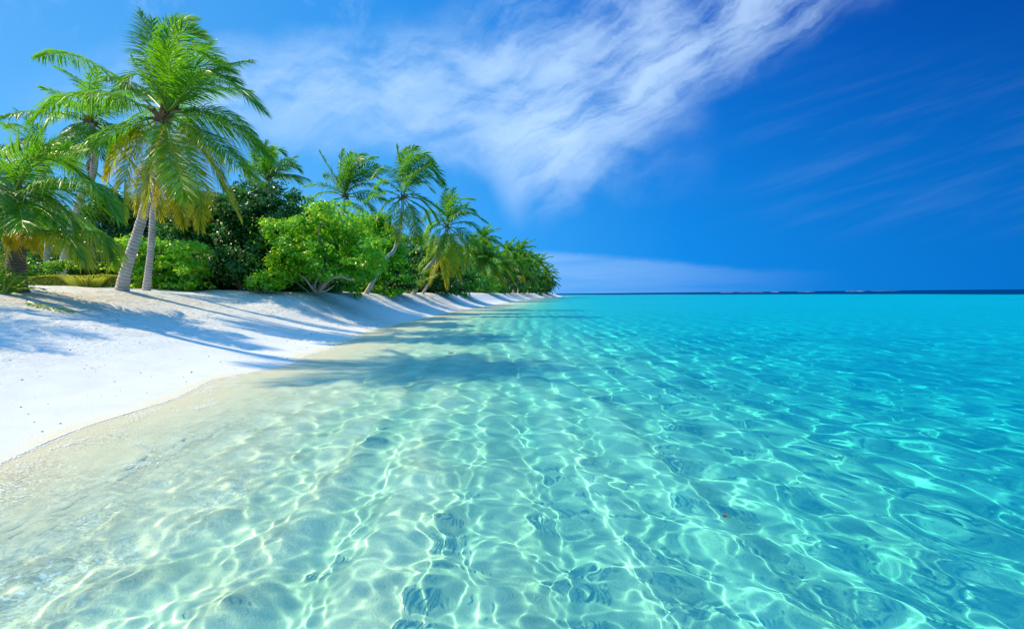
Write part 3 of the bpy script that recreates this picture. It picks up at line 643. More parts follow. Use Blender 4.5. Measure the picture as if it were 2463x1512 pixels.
mid_palm('bright green palm blown rightward above the round lime bush', 345, 196, Y8, 5, 3.4, 0.9, 33, 340, [(341, 260), (343, 225)], wind=0.4, el_hi=86, el_lo=50, old=0.0, extra=
    FC([([(1655, 900), (1640, 830), (1638, 770), (1650, 722)], 0, .6), ([(1658, 900), (1670, 820), (1700, 760), (1752, 742)], 0, -.6), ([(1660, 900), (1700, 820), (1750, 775), (1802, 758)], .02, .5),
        ([(1662, 905), (1720, 840), (1775, 800), (1832, 812)], .05, -.4), ([(1662, 910), (1730, 860), (1790, 848), (1842, 872)], .08, .6), ([(1665, 915), (1720, 890), (1780, 888), (1832, 922)], .1, -.8),
        ([(1660, 895), (1685, 810), (1710, 770), (1735, 770)], 0, -1.3), ([(1659, 895), (1660, 820), (1672, 770), (1690, 735)], 0, .2), ([(1664, 905), (1700, 850), (1750, 825), (1790, 830)], 0, -1.4),
        ([(1650, 905), (1610, 850), (1570, 790), (1535, 728)], .05, .2), ([(1650, 915), (1620, 880), (1590, 850), (1560, 845)], .1, .8), ([(1650, 930), (1590, 900), (1530, 885), (1470, 892)], .1, -.4),
        ([(1650, 940), (1590, 922), (1540, 930), (1500, 955)], .15, .5), ([(1665, 935), (1730, 928), (1790, 940), (1852, 965)], .1, -.3), ([(1668, 945), (1720, 950), (1760, 980), (1792, 1015)], .15, -.9),
        ([(1668, 955), (1720, 1000), (1770, 1060), (1815, 1142)], .2, -1.0), ([(1652, 950), (1610, 960), (1580, 1000), (1570, 1040)], .2, -.8)], Y8, leaf=1.05, droop=0.38, wind=0.15, twist=0.55))
Y9 = 33
mid_palm('windblown palm on a strongly curved slender trunk above the beach', 403, 197, Y9, 3, 3.0, 0.85, 37, 365.5,
         [(376, 275.5), (386, 258), (394, 250), (398, 236), (402, 212)], wind=0.4, el_hi=86, el_lo=60, old=0.0, r0=0.15, extra=
    FC([([(1940, 880), (1925, 800), (1912, 740), (1906, 703)], 0, .3), ([(1942, 880), (1945, 790), (1965, 730), (2002, 708)], 0, -.5), ([(1945, 880), (1980, 790), (2030, 738), (2078, 772)], 0, .5),
        ([(1945, 885), (2000, 800), (2050, 770), (2090, 800)], .03, -.7), ([(1948, 890), (2010, 830), (2080, 808), (2132, 882)], .06, .4), ([(1948, 895), (2000, 868), (2060, 848), (2112, 885)], .06, -.4),
        ([(1948, 900), (1990, 880), (2040, 880), (2075, 910)], .08, 1.0), ([(1943, 880), (1962, 800), (1990, 755), (2030, 750)], 0, -1.2), ([(1941, 880), (1935, 800), (1940, 750), (1955, 715)], 0, .9),
        ([(1925, 900), (1890, 840), (1840, 808), (1788, 852)], .08, .4), ([(1920, 920), (1870, 880), (1830, 880), (1788, 925)], .1, -.5), ([(1920, 940), (1860, 920), (1810, 935), (1758, 965)], .12, .6),
        ([(1920, 950), (1880, 960), (1840, 1000), (1808, 1055)], .2, -.6), ([(1950, 935), (2000, 938), (2060, 968), (2122, 1015)], .12, -.3), ([(1950, 950), (2000, 980), (2040, 1010), (2062, 1065)], .2, .6),
        ([(1950, 960), (1985, 1010), (2000, 1080), (2022, 1172)], .45, -.5), ([(1930, 955), (1900, 990), (1880, 1040), (1870, 1090)], .35, .3), ([(1955, 945), (2020, 960), (2070, 1010), (2100, 1060)], .15, .9)], Y9, leaf=0.92, droop=0.40, wind=0.12, twist=0.55)
    + FC([([(1935, 970), (1926, 1040), (1916, 1100), (1910, 1162)], .66, -.6), ([(1945, 970), (1972, 1030), (1990, 1100), (2000, 1150)], .55, .3)], Y9, leaf=0.75, droop=0.3, side=(1, 0, 0)))
Y10 = 45
mid_palm('palm with yellow hanging fronds on a trunk leaning over the beach', 447, 226, Y10, 4, 3.6, 1.0, 41, 413.5,
         [(423, 273), (433, 260.5), (441, 249)], wind=0.3, el_hi=84, el_lo=45, old=0.0, r0=0.19, extra=
    FC([([(2150, 1060), (2140, 1000), (2138, 950), (2143, 906)], 0, .3), ([(2155, 1060), (2165, 1000), (2175, 950), (2182, 910)], 0, -.6), ([(2158, 1060), (2190, 1000), (2220, 960), (2268, 958)], .02, .5),
        ([(2160, 1065), (2200, 1018), (2240, 1000), (2275, 1012)], .05, -.8), ([(2165, 1070), (2210, 1030), (2270, 1028), (2328, 1062)], .08, .3), ([(2165, 1080), (2220, 1068), (2270, 1080), (2305, 1118)], .15, -.6),
        ([(2165, 1090), (2220, 1110), (2262, 1150), (2302, 1195)], .42, -.4), ([(2140, 1070), (2100, 1030), (2070, 1022), (2040, 1055)], .3, .5), ([(2135, 1080), (2090, 1080), (2060, 1110), (2042, 1175)], .38, -.5),
        ([(2140, 1090), (2100, 1120), (2075, 1170), (2058, 1235)], .48, -1.0), ([(2160, 1095), (2210, 1140), (2238, 1190), (2246, 1272)], .5, -.4), ([(2152, 1060), (2155, 1010), (2150, 970), (2135, 945)], 0, .8),
        ([(2140, 1075), (2105, 1060), (2075, 1075), (2050, 1110)], .45, .9)], Y10, leaf=1.2, droop=0.40, wind=0.12, twist=0.55)
    + FC([([(2150, 1100), (2146, 1150), (2141, 1190), (2136, 1235)], .12, -1.6), ([(2155, 1100), (2190, 1160), (2214, 1220), (2226, 1302)], .62, -.8), ([(2150, 1100), (2165, 1170), (2178, 1240), (2176, 1322)], .7, -.3),
          ([(2148, 1100), (2122, 1150), (2110, 1200), (2100, 1260)], .58, -.6)], Y10, leaf=0.88, droop=0.3, side=(1, 0, 0)))
Y11 = 47.5
mid_palm('thin forked looking palm trunk close behind the yellow fronded palm', 441, 244, Y11, 12, 3.6, 0.85, 43, 422, [(429, 282.5), (434, 271), (439, 258)], wind=0.3, el_hi=50, el_lo=-55, old=0.5, r0=0.13)
far = [(487, 259, 92, 484, 'palm with pale drooping fronds above the far green mound', 17, 4.59, 0.4),
       (483, 238, 100, 480, 'dark palm head topping the middle of the shore trees', 15, 4.2, 0.1),
       (472, 247, 92, 468, 'palm half hidden behind the yellow fronded leaning palm', 14, 4.17, 0.2),
       (508, 250, 130, 505, 'tall dark palm standing out above the far shore trees', 16, 4.94, 0.15),
       (500, 262, 118, 497, 'low bushy palm between the pale palm and the tall dark palm', 14, 4.84, 0.3),
       (520, 250, 156, 518, 'feathery far palm just right of the tall dark palm', 17, 5.71, 0.2),
       (517, 264, 146, 513, 'light green palm hanging over the far bushes', 15, 5.68, 0.3),
       (530, 258, 176, 528, 'far palm where the tree line begins to fall', 16, 5.43, 0.2),
       (527, 270, 172, 523, 'short palm under the falling tree line', 14, 5.52, 0.3),
       (539, 262, 202, 536, 'feathery palm near the tip of the island', 16, 6.12, 0.15),
       (537, 273, 198, 533, 'low palm near the tip of the island', 14, 5.77, 0.3),
       (546, 272, 210, 543, 'second last palm at the island tip', 16, 5.59, 0.1),
       (548, 279, 214, 546, 'last low palm at the island tip, fronds over the sand', 16, 5.33, 0.1)]
for k, (px, py, Y, bpx, lab, n, L, old) in enumerate(far):
    mid_palm(lab, px, py, Y, n + 6, L * 1.05, 1.25, 60 + k, bpx, [(bpx + 0.5, (py + 290) / 2)], wind=0.35, el_hi=80, el_lo=-50, old=old, r0=0.22, heart=0.5)
sapling('young palm with orange stalks in front of the leaning trunks', 409, 44, 4.2, 9, 8)

# ------------------------------------------------------------------ broadleaf trees and bushes
def leaves(geo, C, Nrm, size, rng, tone, mi=0):
    """one folded kite-shaped leaf at every point of C"""
    k = len(C); n = unit(Nrm + rng.normal(0, 0.45, (k, 3)))
    r = rng.normal(0, 1, (k, 3)); r[:, 2] -= 0.5
    d = unit(r - n * (r * n).sum(1, keepdims=True)); s = np.cross(n, d)
    L = size * (0.65 + 0.7 * rng.random((k, 1)))
    v0 = C - d * L * 0.5; v2 = C + d * L * 0.5 - n * L * 0.10; mid = C + n * L * 0.02
    v1 = mid + s * L * 0.42 + n * L * 0.10; v3 = mid - s * L * 0.42 + n * L * 0.10
    v = np.stack([v0, v1, v2, v3], 1).reshape(-1, 3); b = np.arange(k)[:, None] * 4
    geo.add(v, None, np.concatenate([b + np.array([[0, 1, 2]]), b + np.array([[0, 2, 3]])]), mi, rnd=np.repeat(rng.random(k), 4), tone=np.repeat(np.broadcast_to(tone, (k,)), 4))
def crown_mesh(lobes, nleaf, size, mat, parent, seed, clump=0.42, flat=1.0, inner=0.25, per=46, up=0.55):
    rng = np.random.default_rng(seed); g = Geo()
    vol = np.array([(l[3] * l[4] + l[4] * l[5] + l[3] * l[5]) for l in lobes]); share = vol / vol.sum()
    for l, sh in zip(lobes, share):
        c = np.array(l[:3]); rad = np.array(l[3:6]); ncl = max(3, int(nleaf * sh / per))
        for _ in range(ncl):
            d = rng.normal(0, 1, 3); d /= np.linalg.norm(d)
            if d[2] < -0.35 and rng.random() < 0.5: d[2] = -d[2]
            f = rng.uniform(0.35, 0.8) if rng.random() < inner else rng.uniform(0.80, 1.06) * (1.14 if rng.random() < 0.22 else 1.0)
            cc = c + d * rad * f; rc = clump * rng.uniform(0.6, 1.35)
            k = int(per * rng.uniform(0.6, 1.4)); e = rng.normal(0, 1, (k, 3)) * np.array([1, 1, 0.62 * flat]) * rc * 0.55
            nn = unit(np.broadcast_to(d * 0.55 + np.array([0, 0, up]), (k, 3)) + e * 0.5 / rc)
            leaves(g, cc + e, nn, size, rng, rng.random())
    return g.build('crown', mat, parent, parent.location)
def limbs(parent, base, ends, r0, mat, seed, name='trunk'):
    rng = np.random.default_rng(seed); g = Geo(); base = np.array(base, float)
    for e in ends:
        e = np.array(e, float); m = base * 0.55 + e * 0.45 + rng.normal(0, 0.12, 3) * np.linalg.norm(e - base) * 0.5; m[2] = max(m[2], base[2] + 0.2)
        m2 = base * 0.25 + e * 0.75 + rng.normal(0, 0.08, 3) * np.linalg.norm(e - base) * 0.4
        off = rng.normal(0, r0 * 0.7, 3) * [1, 1, 0]
        tube(g, catmull([base + off - [0, 0, 0.15], m, m2, e], 14), np.linspace(r0, r0 * 0.22, 14), 7, 0, wob=0.12, seed=seed)
        for _ in range(2):
            a = m2; b = m2 + rng.normal(0, 0.35, 3) * np.linalg.norm(e - base) * 0.5 + [0, 0, 0.3]
            tube(g, catmull([a, (a + b) / 2, b], 6), np.linspace(r0 * 0.4, r0 * 0.12, 6), 5, 0)
    return g.build(name, mat, parent, parent.location, True)
def E(px, py, Y, rpx, rpy, ry=None):
    c = W(px, py, Y); k = Y / FPX; return (c.x, c.y, c.z, rpx * k, ry if ry else rpx * k * 0.8, rpy * k)
def split(lobe, n, seed, k=0.62):
    """break one big ellipsoid into n overlapping lobes"""
    r = np.random.default_rng(seed); c = np.array(lobe[:3]); R3 = np.array(lobe[3:]); out = [tuple(np.concatenate([c, R3 * 0.72]))]
    for i in range(n):
        d = r.normal(0, 1, 3); d /= np.linalg.norm(d); d[2] = d[2] * 0.9
        s = r.uniform(0.34, 0.58); out.append(tuple(np.concatenate([c + d * R3 * (1 - s) * 1.02, R3 * s])))
    return out
def broadleaf(label, lobes, base, nleaf, size, mat, seed, name='broadleaf_tree', cat='tree', group='broadleaf trees behind the beach', r0=0.16, clump=0.42, wood=None, nl=5, **kw):
    bx, by = base; z = gz(bx, by)
    t = thing(name, label, cat, (bx, by, z), group)
    crown_mesh(lobes, nleaf, size, mat, t, seed, clump, **kw)
    rng = np.random.default_rng(seed + 5); idx = rng.permutation(len(lobes))[:nl]
    limbs(t, (bx, by, z), [np.array(lobes[i][:3]) for i in idx], r0, wood or M_WOOD, seed)
    return t
def tree_px(label, px, py, Y, rpx, rpy, nleaf, size, mat, seed, nlobe=9, ry=None, basepx=None, **kw):
    e = E(px, py, Y, rpx, rpy, ry); lb = split(e, nlobe, seed); r = random.Random(seed); zg = gz(e[0], e[1])
    if kw.get('name') != 'shrub' or Y > 40:                       # foliage hangs down to the ground
        k = Y / FPX; hh = max(0.6, (e[2] - zg) * 0.42)
        for i in range(5):
            lb.append((e[0] + e[3] * (i - 2) * 0.42, e[1] - e[4] * r.uniform(0.1, 0.6), zg + hh * r.uniform(0.7, 1.0), e[3] * 0.36, e[4] * 0.45, hh))
        nleaf = int(nleaf * 1.5)
    return broadleaf(label, lb, (W(basepx if basepx else px, 295, Y).x, Y + 0.3), nleaf, size, mat, seed, **kw)

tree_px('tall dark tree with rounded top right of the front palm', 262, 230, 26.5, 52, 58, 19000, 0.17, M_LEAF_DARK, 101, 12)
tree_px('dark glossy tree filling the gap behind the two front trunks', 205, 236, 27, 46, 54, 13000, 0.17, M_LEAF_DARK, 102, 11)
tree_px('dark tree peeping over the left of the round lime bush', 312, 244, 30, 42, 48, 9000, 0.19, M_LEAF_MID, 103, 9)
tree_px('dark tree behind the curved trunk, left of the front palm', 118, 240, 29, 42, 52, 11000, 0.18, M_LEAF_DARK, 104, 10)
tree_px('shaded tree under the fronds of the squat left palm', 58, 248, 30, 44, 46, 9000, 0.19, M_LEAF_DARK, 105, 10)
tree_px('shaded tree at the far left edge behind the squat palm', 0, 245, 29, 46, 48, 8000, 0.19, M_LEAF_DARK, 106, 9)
tree_px('low dark shrub at the foot of the tall dark tree', 240, 268, 24.3, 34, 20, 5500, 0.15, M_LEAF_DARK, 107, 7, name='shrub', cat='shrub', group='dark shrubs under the trees', r0=0.06)
tree_px('low dark shrub behind the golden hedge', 84, 266, 24.5, 40, 20, 5000, 0.15, M_LEAF_DARK, 108, 7, name='shrub', cat='shrub', group='dark shrubs under the trees', r0=0.06)
tree_px('low dark shrub behind the slim grey trunk', 168, 270, 24.6, 44, 19, 5500, 0.15, M_LEAF_DARK, 109, 7, name='shrub', cat='shrub', group='dark shrubs under the trees', r0=0.06)
tree_px('low dark shrub at the left edge behind the young palm', 14, 270, 23.5, 34, 20, 4000, 0.15, M_LEAF_DARK, 110, 7, name='shrub', cat='shrub', group='dark shrubs under the trees', r0=0.06)
# light green layered shrub between the trunks and the dark wall
YS = 22.0
lay = [(140, 243, 24, 6), (128, 252, 16, 6), (168, 248, 26, 7), (190, 252, 18, 10), (182, 264, 20, 7), (162, 262, 24, 7), (196, 272, 12, 6), (150, 272, 26, 9), (172, 278, 26, 8), (136, 266, 14, 9), (178, 284, 30, 5), (158, 284, 20, 5)]
broadleaf('light green layered shrub behind the slim grey trunk', [E(a, b, YS + (i % 3) * .35, c, d, 0.9) for i, (a, b, c, d) in enumerate(lay)], (W(182, 290, YS).x, YS), 7000, 0.15, M_LEAF_BRIGHT, 120,
          name='shrub', cat='shrub', group='light green shrubs', r0=0.03, clump=0.30, flat=0.7, nl=3)
# the round lime green bush with bare branches over the sand
YB = 24.5
lob = [(318, 226, 30, 20), (288, 232, 26, 17), (345, 238, 32, 22), (300, 250, 32, 17), (276, 228, 14, 9), (330, 258, 38, 18), (362, 252, 24, 18), (376, 262, 14, 12), (300, 270, 26, 10), (285, 262, 18, 8), (350, 270, 26, 11), (326, 214, 16, 9), (312, 274, 22, 8), (350, 226, 20, 12), (283, 246, 22, 10), (374, 246, 14, 9), (296, 278, 16, 7), (334, 275, 20, 7), (358, 276, 16, 7), (280, 274, 12, 7)]
lb = [E(a, b, YB + [(0.2), (-.7), (.8), (-1.1)][i % 4], c * 0.86, d * 0.84, 1.2) for i, (a, b, c, d) in enumerate(lob)]
zb = W(316, 292.5, YB); bush = broadleaf('round lime green bush with bare branches at its foot on the sand', lb, (zb.x, YB - .2), 17500, 0.155, M_LEAF_BRIGHT, 121, name='beach_bush', cat='bush', group=None, r0=0.038, clump=0.30, nl=6, per=34)
g = Geo()
tube(g, catmull([W(321, 291, YB - 1), W(326, 283, YB - 1.3), W(332, 278, YB - 1.5), W(341, 276.2, YB - 1.6), W(349, 279, YB - 1.7), W(355, 279.5, YB - 1.7)], 20), np.linspace(0.10, 0.04, 20), 8, 0, wob=0.1)
tube(g, catmull([W(317, 292, YB - .8), W(311, 286, YB - 1.2), W(306, 279, YB - 1.2), W(298, 273, YB - 1)], 14), np.linspace(0.085, 0.03, 14), 8, 0, wob=0.1)
tube(g, catmull([W(316, 292, YB - .8), W(315, 284, YB - 1.0), W(319, 276, YB - 1.0), W(322, 266, YB - .6)], 14), np.linspace(0.07, 0.03, 14), 8, 0, wob=0.1)
tube(g, catmull([W(320, 292, YB - .9), W(327, 290, YB - 1.4), W(334, 285, YB - 1.6)], 10), np.linspace(0.07, 0.02, 10), 8, 0, wob=0.1)
g.build('branch', M_WOOD, bush, bush.location, True)
tree_px('low light green bush at the left foot of the round lime bush', 268, 282.5, 23.0, 21, 7.5, 2300, 0.14, M_LEAF_BRIGHT, 122, 6, ry=0.7, name='shrub', cat='shrub', group='light green shrubs', r0=0.04, clump=0.25)
# trees and bushes along the shore, in the order they stand
tree_px('sunlit mid green tree behind the round lime bush', 370, 244, 37, 34, 34, 11000, 0.19, M_LEAF_BRIGHT, 123, 10, clump=0.5)
tree_px('tall green tree between the bright palm and the windblown palm', 334, 226, 30, 34, 34, 8500, 0.18, M_LEAF_BRIGHT, 124, 9, clump=0.45)
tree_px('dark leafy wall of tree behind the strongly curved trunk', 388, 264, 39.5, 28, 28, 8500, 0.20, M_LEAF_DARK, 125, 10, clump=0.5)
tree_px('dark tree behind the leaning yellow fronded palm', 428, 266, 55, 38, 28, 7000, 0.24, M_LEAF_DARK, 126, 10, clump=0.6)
tree_px('dark green bush at the foot of the forked trunks', 438, 285, 54, 20, 9, 2600, 0.22, M_LEAF_DARK, 127, 6, name='shrub', cat='shrub', group='shore bushes', r0=0.06)
tree_px('blue green bush just left of the bright far mound', 458, 276, 66, 24, 17, 4200, 0.27, M_LEAF_DARK, 128, 8, name='shrub', cat='shrub', group='shore bushes', r0=0.08, clump=0.7)
tree_px('bright green rounded mound under the pale drooping palm', 483, 282, 90, 13, 11, 2600, 0.30, M_LEAF_BRIGHT, 129, 6, name='shrub', cat='shrub', group='shore bushes', r0=0.08, clump=0.7)
tree_px('tall dark tree behind the bright far mound', 470, 264, 96, 30, 22, 3600, 0.38, M_LEAF_MID, 130, 8, clump=0.9)
tree_px('dark rounded tree under the tall dark palm', 508, 277, 130, 15, 16, 2600, 0.42, M_LEAF_DARK, 131, 8, clump=1.0)
tree_px('mid green bush between the bright mound and the dark rounded tree', 496, 284, 110, 9, 9, 1500, 0.36, M_LEAF_MID, 132, 6, name='shrub', cat='shrub', group='shore bushes', r0=0.08, clump=0.8)
tree_px('green bush under the falling tree line', 523, 281, 162, 12, 12, 1900, 0.5, M_LEAF_MID, 133, 7, name='shrub', cat='shrub', group='shore bushes', r0=0.1, clump=1.2)
tree_px('dark far bush beside the low island tip palms', 536, 282, 192, 9, 11, 1500, 0.6, M_LEAF_DARK, 134, 6, name='shrub', cat='shrub', group='shore bushes', r0=0.1, clump=1.5)
tree_px('last dark bush under the island tip palms', 544, 285, 208, 6, 8, 1200, 0.7, M_LEAF_DARK, 135, 6, name='shrub', cat='shrub', group='shore bushes', r0=0.1, clump=1.6)
tree_px('broad far tree behind the tall dark palm', 505, 268, 152, 20, 20, 2200, 0.55, M_LEAF_MID, 136, 8, clump=1.3)
tree_px('wide green tree filling in behind the windblown palm', 410, 254, 56, 34, 26, 5200, 0.26, M_LEAF_MID, 140, 9, clump=0.65)
tree_px('wide dark tree behind the forked trunks', 446, 264, 64, 30, 24, 4200, 0.32, M_LEAF_MID, 141, 9, clump=0.8)
tree_px('dark tree between the bright mound and the tall dark palm', 492, 270, 122, 18, 20, 2600, 0.45, M_LEAF_DARK, 142, 8, clump=1.1)
tree_px('rounded far tree below the feathery far palm', 518, 272, 162, 16, 17, 2200, 0.55, M_LEAF_DARK, 143, 8, clump=1.4)
tree_px('far tree between the low island tip palms', 532, 277, 192, 11, 13, 1600, 0.65, M_LEAF_MID, 144, 7, clump=1.6)
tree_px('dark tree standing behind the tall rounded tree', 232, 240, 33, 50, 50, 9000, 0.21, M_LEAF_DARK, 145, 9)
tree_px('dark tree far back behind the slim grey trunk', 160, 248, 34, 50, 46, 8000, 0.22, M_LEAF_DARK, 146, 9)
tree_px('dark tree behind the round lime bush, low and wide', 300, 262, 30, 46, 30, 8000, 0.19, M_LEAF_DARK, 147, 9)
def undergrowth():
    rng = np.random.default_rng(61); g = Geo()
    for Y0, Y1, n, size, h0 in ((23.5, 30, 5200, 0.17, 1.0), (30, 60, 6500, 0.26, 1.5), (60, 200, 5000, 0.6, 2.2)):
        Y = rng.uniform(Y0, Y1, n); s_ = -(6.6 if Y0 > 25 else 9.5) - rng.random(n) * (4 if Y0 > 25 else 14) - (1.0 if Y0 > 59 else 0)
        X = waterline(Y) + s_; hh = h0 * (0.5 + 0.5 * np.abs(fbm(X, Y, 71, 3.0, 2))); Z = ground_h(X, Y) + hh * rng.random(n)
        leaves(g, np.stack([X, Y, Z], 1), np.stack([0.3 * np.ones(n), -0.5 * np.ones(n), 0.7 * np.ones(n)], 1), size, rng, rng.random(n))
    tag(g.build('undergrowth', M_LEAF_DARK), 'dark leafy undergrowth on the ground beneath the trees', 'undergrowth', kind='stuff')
undergrowth()
# garden planting at the left: clipped golden hedge, grass tuft, two small layered shrubs
def hedge():
    a, b = W(29, 288, 20.4), W(117, 288, 20.4); z = gz((a.x + b.x) / 2, 20.6); t = thing('clipped_hedge', 'low clipped golden green hedge along the edge of the sand', 'hedge', ((a.x + b.x) / 2, 20.8, z))
    rng = np.random.default_rng(77); g = Geo(); n = 9000
    X = rng.uniform(a.x, b.x, n); Yv = 20.4 + 0.9 * rng.random(n) ** 1.6; top = z + 0.50 + 0.03 * np.sin(X * 3) + 0.02 * rng.normal(0, 1, n)
    Zv = np.where(rng.random(n) < 0.45, top - 0.06 * rng.random(n), z + 0.02 + (top - z) * rng.random(n))
    Yv = np.where(Zv < top - 0.08, 20.4 + 0.18 * rng.random(n), Yv)
    nn = np.stack([np.zeros(n), np.where(Zv < top - 0.08, -0.9, -0.2), np.full(n, 0.7)], 1)
    leaves(g, np.stack([X, Yv, Zv], 1), nn, 0.075, rng, rng.random(n)); g.build('foliage', M_LEAF_GOLD, t, t.location)
    g = Geo()
    for k in range(46):
        x = a.x + (b.x - a.x) * (k + rng.random()) / 46; y = 20.65 + 0.3 * rng.random()
        tube(g, [[x, y, z - .1], [x + rng.normal(0, .05), y, z + 0.42]], 0.012, 5)
    g.build('stem', M_WOOD, t, t.location)
hedge()
def tuft(label, px, Y, n, L, seed):
    w = W(px, 288, Y); z = gz(w.x, Y); t = thing('grass_tuft', label, 'ornamental grass', (w.x, Y, z)); rng = np.random.default_rng(seed); g = Geo()
    for k in range(n):
        az = rng.random() * 6.283; o = np.array([w.x, Y, z]) + np.array([math.cos(az), math.sin(az), 0]) * rng.random() * 0.34 * np.array([1.7, .5, 0]); d = np.array([math.cos(az) * .6, math.sin(az) * .4, 1.0]); l = L * rng.uniform(.6, 1.1)
        P = np.stack([o + d * l * u + np.array([math.cos(az), math.sin(az), -0.6]) * l * .4 * u * u for u in (0, .5, 1)]); s = np.array([0.016, 0.006, 0])
        g.add(np.stack([P[0] - s, P[0] + s, P[1] - s, P[1] + s, P[2]]), [[0, 1, 3, 2]], [[2, 3, 4]], 0, rnd=rng.random(), tone=rng.random())
    g.build('blades', M_LEAF_GOLD, t, t.location)
tuft('shaggy golden grass tuft rising from the clipped hedge', 86, 20.2, 330, 0.72, 5)
def small_layered(label, px, Y, lobes, seed, leafm=None):
    lb = [E(a, b, Y, c, d, 0.30) for a, b, c, d in lobes]; w = W(px, 288, Y)
    return broadleaf(label, lb, (w.x, Y), 1300, 0.10, leafm or M_LEAF_LIME, seed, name='shrub', cat='shrub', group='small lime shrubs behind the hedge', r0=0.025, clump=0.16, flat=0.6, per=26)
small_layered('little lime shrub with flat layered tufts behind the hedge', 56, 21.4, [(61, 263, 10, 4), (53, 267, 8, 3), (68, 266, 6, 3), (50, 272, 5, 3), (58, 272, 7, 3), (62, 278, 7, 4)], 151)
small_layered('small lime shrub right beside the dark ringed trunk', 27, 21.2, [(22, 261, 6, 4), (28, 266, 6, 3), (24, 272, 8, 5), (30, 276, 6, 4)], 152)

# ------------------------------------------------------------------ palms outside the frame on the left: their shade falls across the beach
palm('tall palm leaning over the beach just outside the left edge', (-16.9, 12.7), [(-16.6, 12.5, 5), (-16.1, 12.0, 8.6), (-15.7, 11.6, 11)], (-15.2, 11.1, 12.9), 12.0, None,
     dict(n=22, L=2.8, leaf=0.9, seed=91, wind=0.3, el_hi=80, el_lo=4, old=0.15), r0=0.19)
palm('low palm outside the left edge shading the near sand', (-19.6, 10.0), [(-19.4, 9.9, 4)], (-18.9, 9.5, 7.9), 12.0, None,
     dict(n=9, L=2.8, leaf=0.8, seed=92, wind=0.3, el_hi=80, el_lo=-10, old=0.15), r0=0.19)

# ------------------------------------------------------------------ foam along the water's edge and small things
def mat_foam():
    m, nt, out = material('sea_foam'); g = nt.nodes.new('ShaderNodeNewGeometry')
    principled(nt, out, (0.86, 0.87, 0.87), 0.6, 0.3, noise(nt, g.outputs['Position'], 60, 3), 0.5, 0.01); return m
M_FOAM = mat_foam()
def foam():
    rng = np.random.default_rng(12); g = Geo()
    def blob(x, y, z, r):
        n = 7; th = np.linspace(0, 6.283, n, endpoint=False) + rng.random(); rr = r * (0.55 + 0.8 * rng.random(n)); asp = rng.uniform(0.5, 1.0)
        ring = np.stack([x + rr * np.cos(th) * asp, y + rr * np.sin(th), np.full(n, z)], 1); inner = np.stack([x + rr * .55 * np.cos(th) * asp, y + rr * .55 * np.sin(th), np.full(n, z + min(0.004, r * .15))], 1)
        v = np.vstack([ring, inner, [[x, y, z + min(0.005, r * .2)]]]); i = np.arange(n); j = (i + 1) % n
        g.add(v, np.stack([i, j, j + n, i + n], 1), np.stack([i + n, j + n, np.full(n, 2 * n)], 1))
    y = 3.0
    while y < 34:                                              # the edge itself: a thread of tiny bubbles
        wob = 0.05 * math.sin(y * 2.3) + 0.03 * math.sin(y * 5.1 + 1); dens = 0.5 + 0.5 * math.sin(y * 1.1 + 2) * math.sin(y * 0.43 + 1)
        x0 = float(waterline(np.array([y]))[0]); x = x0 + 0.05 + wob * 0.5
        for _ in range(3):
            if rng.random() < 0.5: blob(x0 + rng.normal(0.006, 0.010), y + rng.normal(0, .008), 0.003, rng.uniform(0.006, 0.012) * (0.75 + y / 14))
        for _ in range(3):
            xx = x + abs(rng.normal(0, 0.022)) * (0.5 + dens); 
            if rng.random() < 0.35 + 0.6 * dens: blob(xx, y + rng.normal(0, .01), max(0.0, gz(xx, y)) + 0.002, rng.uniform(0.003, 0.008) * (0.8 + y / 14))
        y += 0.016 * (0.5 + y / 9)
    # broken arcs of the last wave, drawn back down the slope
    for (y0, y1, off, amp, keep) in ((4.4, 6.6, 0.35, 0.22, .5), (6.0, 7.6, 0.6, 0.25, .45), (7.3, 9.4, 0.26, 0.22, .75), (7.6, 8.8, 0.50, 0.14, .6), (9.0, 11.5, 0.22, 0.12, .4), (3.2, 4.4, 0.5, 0.2, .4), (3.6, 5.4, 1.1, 0.3, .3), (12, 17, 0.2, 0.1, .35)):
        y = y0
        while y < y1:
            f = (y - y0) / (y1 - y0); x = float(waterline(np.array([y]))[0]) + off * (0.3 + math.sin(f * math.pi)) + amp * 0.3 * math.sin(y * 6)
            gate = max(0.0, 0.4 + 0.6 * math.sin(y * 9 + off * 20) * math.sin(y * 4.1))
            for _ in range(12):
                if rng.random() < keep * gate: blob(x + rng.normal(0, 0.07), y + rng.normal(0, .04), 0.004, rng.uniform(0.003, 0.008) * (1 + y / 20))
            y += 0.02
    o = g.build('foam', M_FOAM); tag(o, 'thin white foam line along the water edge', 'foam', kind='stuff')
foam()
def surf():
    rng = np.random.default_rng(4); g = Geo()
    for k in range(18):
        px = rng.uniform(700, 900) if k < 55 else rng.uniform(560, 1020); Y = 1250 + 200 * rng.random(); x = (px - 512) / FPX * Y; w = rng.uniform(4, 24); h = rng.uniform(0.10, 0.32) * (1 if 700 < px < 870 else 0.35); n = 9
        u = np.linspace(-1, 1, n); prof = h * np.sqrt(np.clip(1 - u * u, 0, 1)) * (0.7 + 0.5 * rng.random(n))
        a = np.stack([x + u * w, np.full(n, Y - 3), np.full(n, -0.3)], 1); b = np.stack([x + u * w, np.full(n, Y), prof], 1); c = np.stack([x + u * w, np.full(n, Y + 3), np.full(n, -0.3)], 1)
        g.add(np.vstack([a, b, c]), grid_faces(3, n))
    o = g.build('surf', M_FOAM); tag(o, 'thin broken line of white surf on the reef along the horizon', 'surf', kind='stuff')
surf()
def mat_flat(name, c0, c1, scale=9.0):
    m, nt, out = material(name); g = nt.nodes.new('ShaderNodeTexCoord'); principled(nt, out, mixc(nt, noise(nt, g.outputs['Object'], scale, 4).sm(.35, .65), c0, c1), 0.6, 0.4); return m
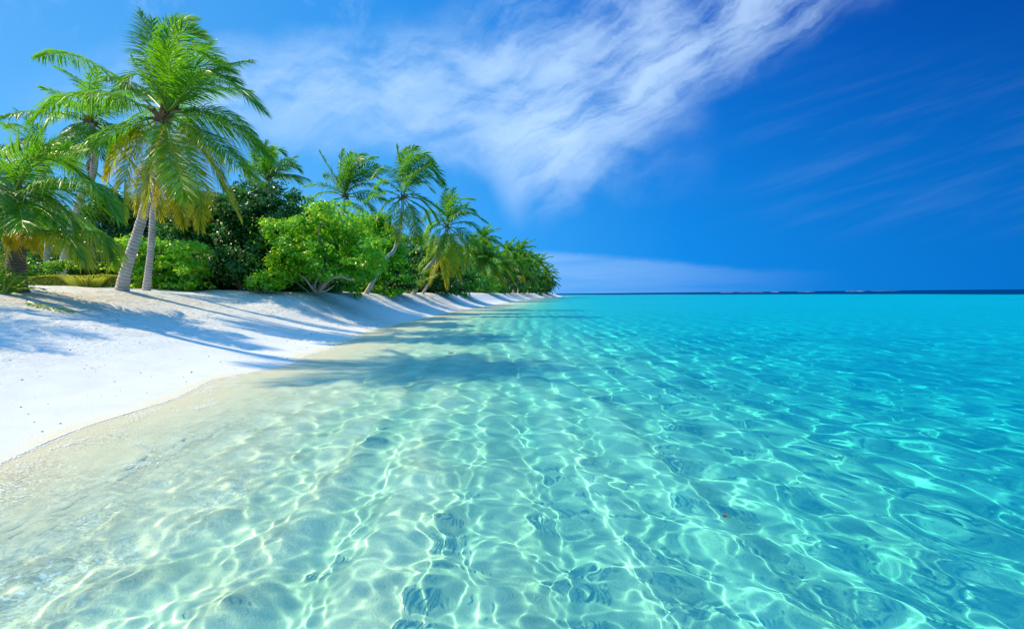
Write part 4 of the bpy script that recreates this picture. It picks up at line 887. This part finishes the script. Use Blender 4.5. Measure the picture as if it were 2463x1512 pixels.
M_DRY = mat_flat('dry_leaf', (0.22, 0.09, 0.03), (0.10, 0.045, 0.02), 30)
def fallen_leaf(label, x, y, z, L, rot, mat=M_DRY, name='fallen_leaf'):
    n = 9; u = np.linspace(0, 1, n); w = L * 0.26 * np.sin(np.pi * u ** 0.8) + 0.001; cu = L * 0.10 * (2 * u - 1) ** 2
    ring = np.concatenate([np.stack([L * (u - .5), s * w * np.ones(n), cu + L * .06 * (abs(s) > 0)], 1) for s in (-1, -.0, 1)])
    lower = ring - [0, 0, 0.006]; f = grid_faces(3, n); v = np.vstack([ring, lower]); o = mesh_obj(name, v, [np.vstack([f, f[:, ::-1] + 3 * n])], mat)
    o.location = (x, y, z); o.rotation_euler = (0.1, 0.05, rot); return tag(o, label, 'fallen leaf', 'fallen leaves on the water')
p = W(725, 516.5, 2.0); k = CAM_H / (CAM_H - p.z); fallen_leaf('brown curled leaf floating over the clear shallows in front', p.x * k, 2.0 * k, 0.012, 0.045, 0.5)
p = W(451, 353.5, 5.0); k = CAM_H / (CAM_H - p.z); fallen_leaf('orange brown leaf floating near the palm shadow', p.x * k, 5.0 * k, 0.02, 0.16, 0.2)
def beach_litter():
    rng = np.random.default_rng(44); g = Geo()
    for _ in range(420):
        y = 5 + 20 * rng.random() ** 1.3; s_ = -0.25 - 8.5 * rng.random() ** 1.2; x = float(waterline(np.array([y]))[0]) + s_; z = gz(x, y); r = rng.uniform(0.008, 0.026) * (0.7 + y / 18); n = 6
        th = np.linspace(0, 6.283, n, endpoint=False) + rng.random(); rr = r * rng.uniform(0.5, 1.3, n); a = rng.random() * 3.14; st = rng.uniform(0.25, 1.0)
        px_, py_ = rr * np.cos(th), rr * np.sin(th) * st; ring = np.stack([x + px_ * math.cos(a) - py_ * math.sin(a), y + px_ * math.sin(a) + py_ * math.cos(a), np.full(n, z - 0.004)], 1)
        i = np.arange(n); g.add(np.vstack([ring, [[x, y, z + r * rng.uniform(.25, .7)]]]), None, np.stack([i, (i + 1) % n, np.full(n, n)], 1))
    tag(g.build('beach_litter', M_DRY), 'scattered brown bits of leaf and husk on the white sand', 'beach litter', kind='stuff')
beach_litter()
# a shed green frond lying on the sand below the squat palm
def shed_frond():
    a = np.array(W(36, 300, 11.5)); pts = [np.array([a[0] + d, 11.5 + e, 0.0]) for d, e in ((-.3, .1), (0, .0), (.35, .05), (.75, .15))]
    for q in pts: q[2] = gz(q[0], q[1]) + 0.05
    t = thing('shed_frond', 'green palm frond lying on the shaded sand at left', 'palm frond', (a[0], 11.5, gz(a[0], 11.5))); frond(t, pts, 12.0, 0.3, 0.15, 0.2, 555, 0.0, lift=0.05, dens=.7, rk=0.35)
shed_frond()
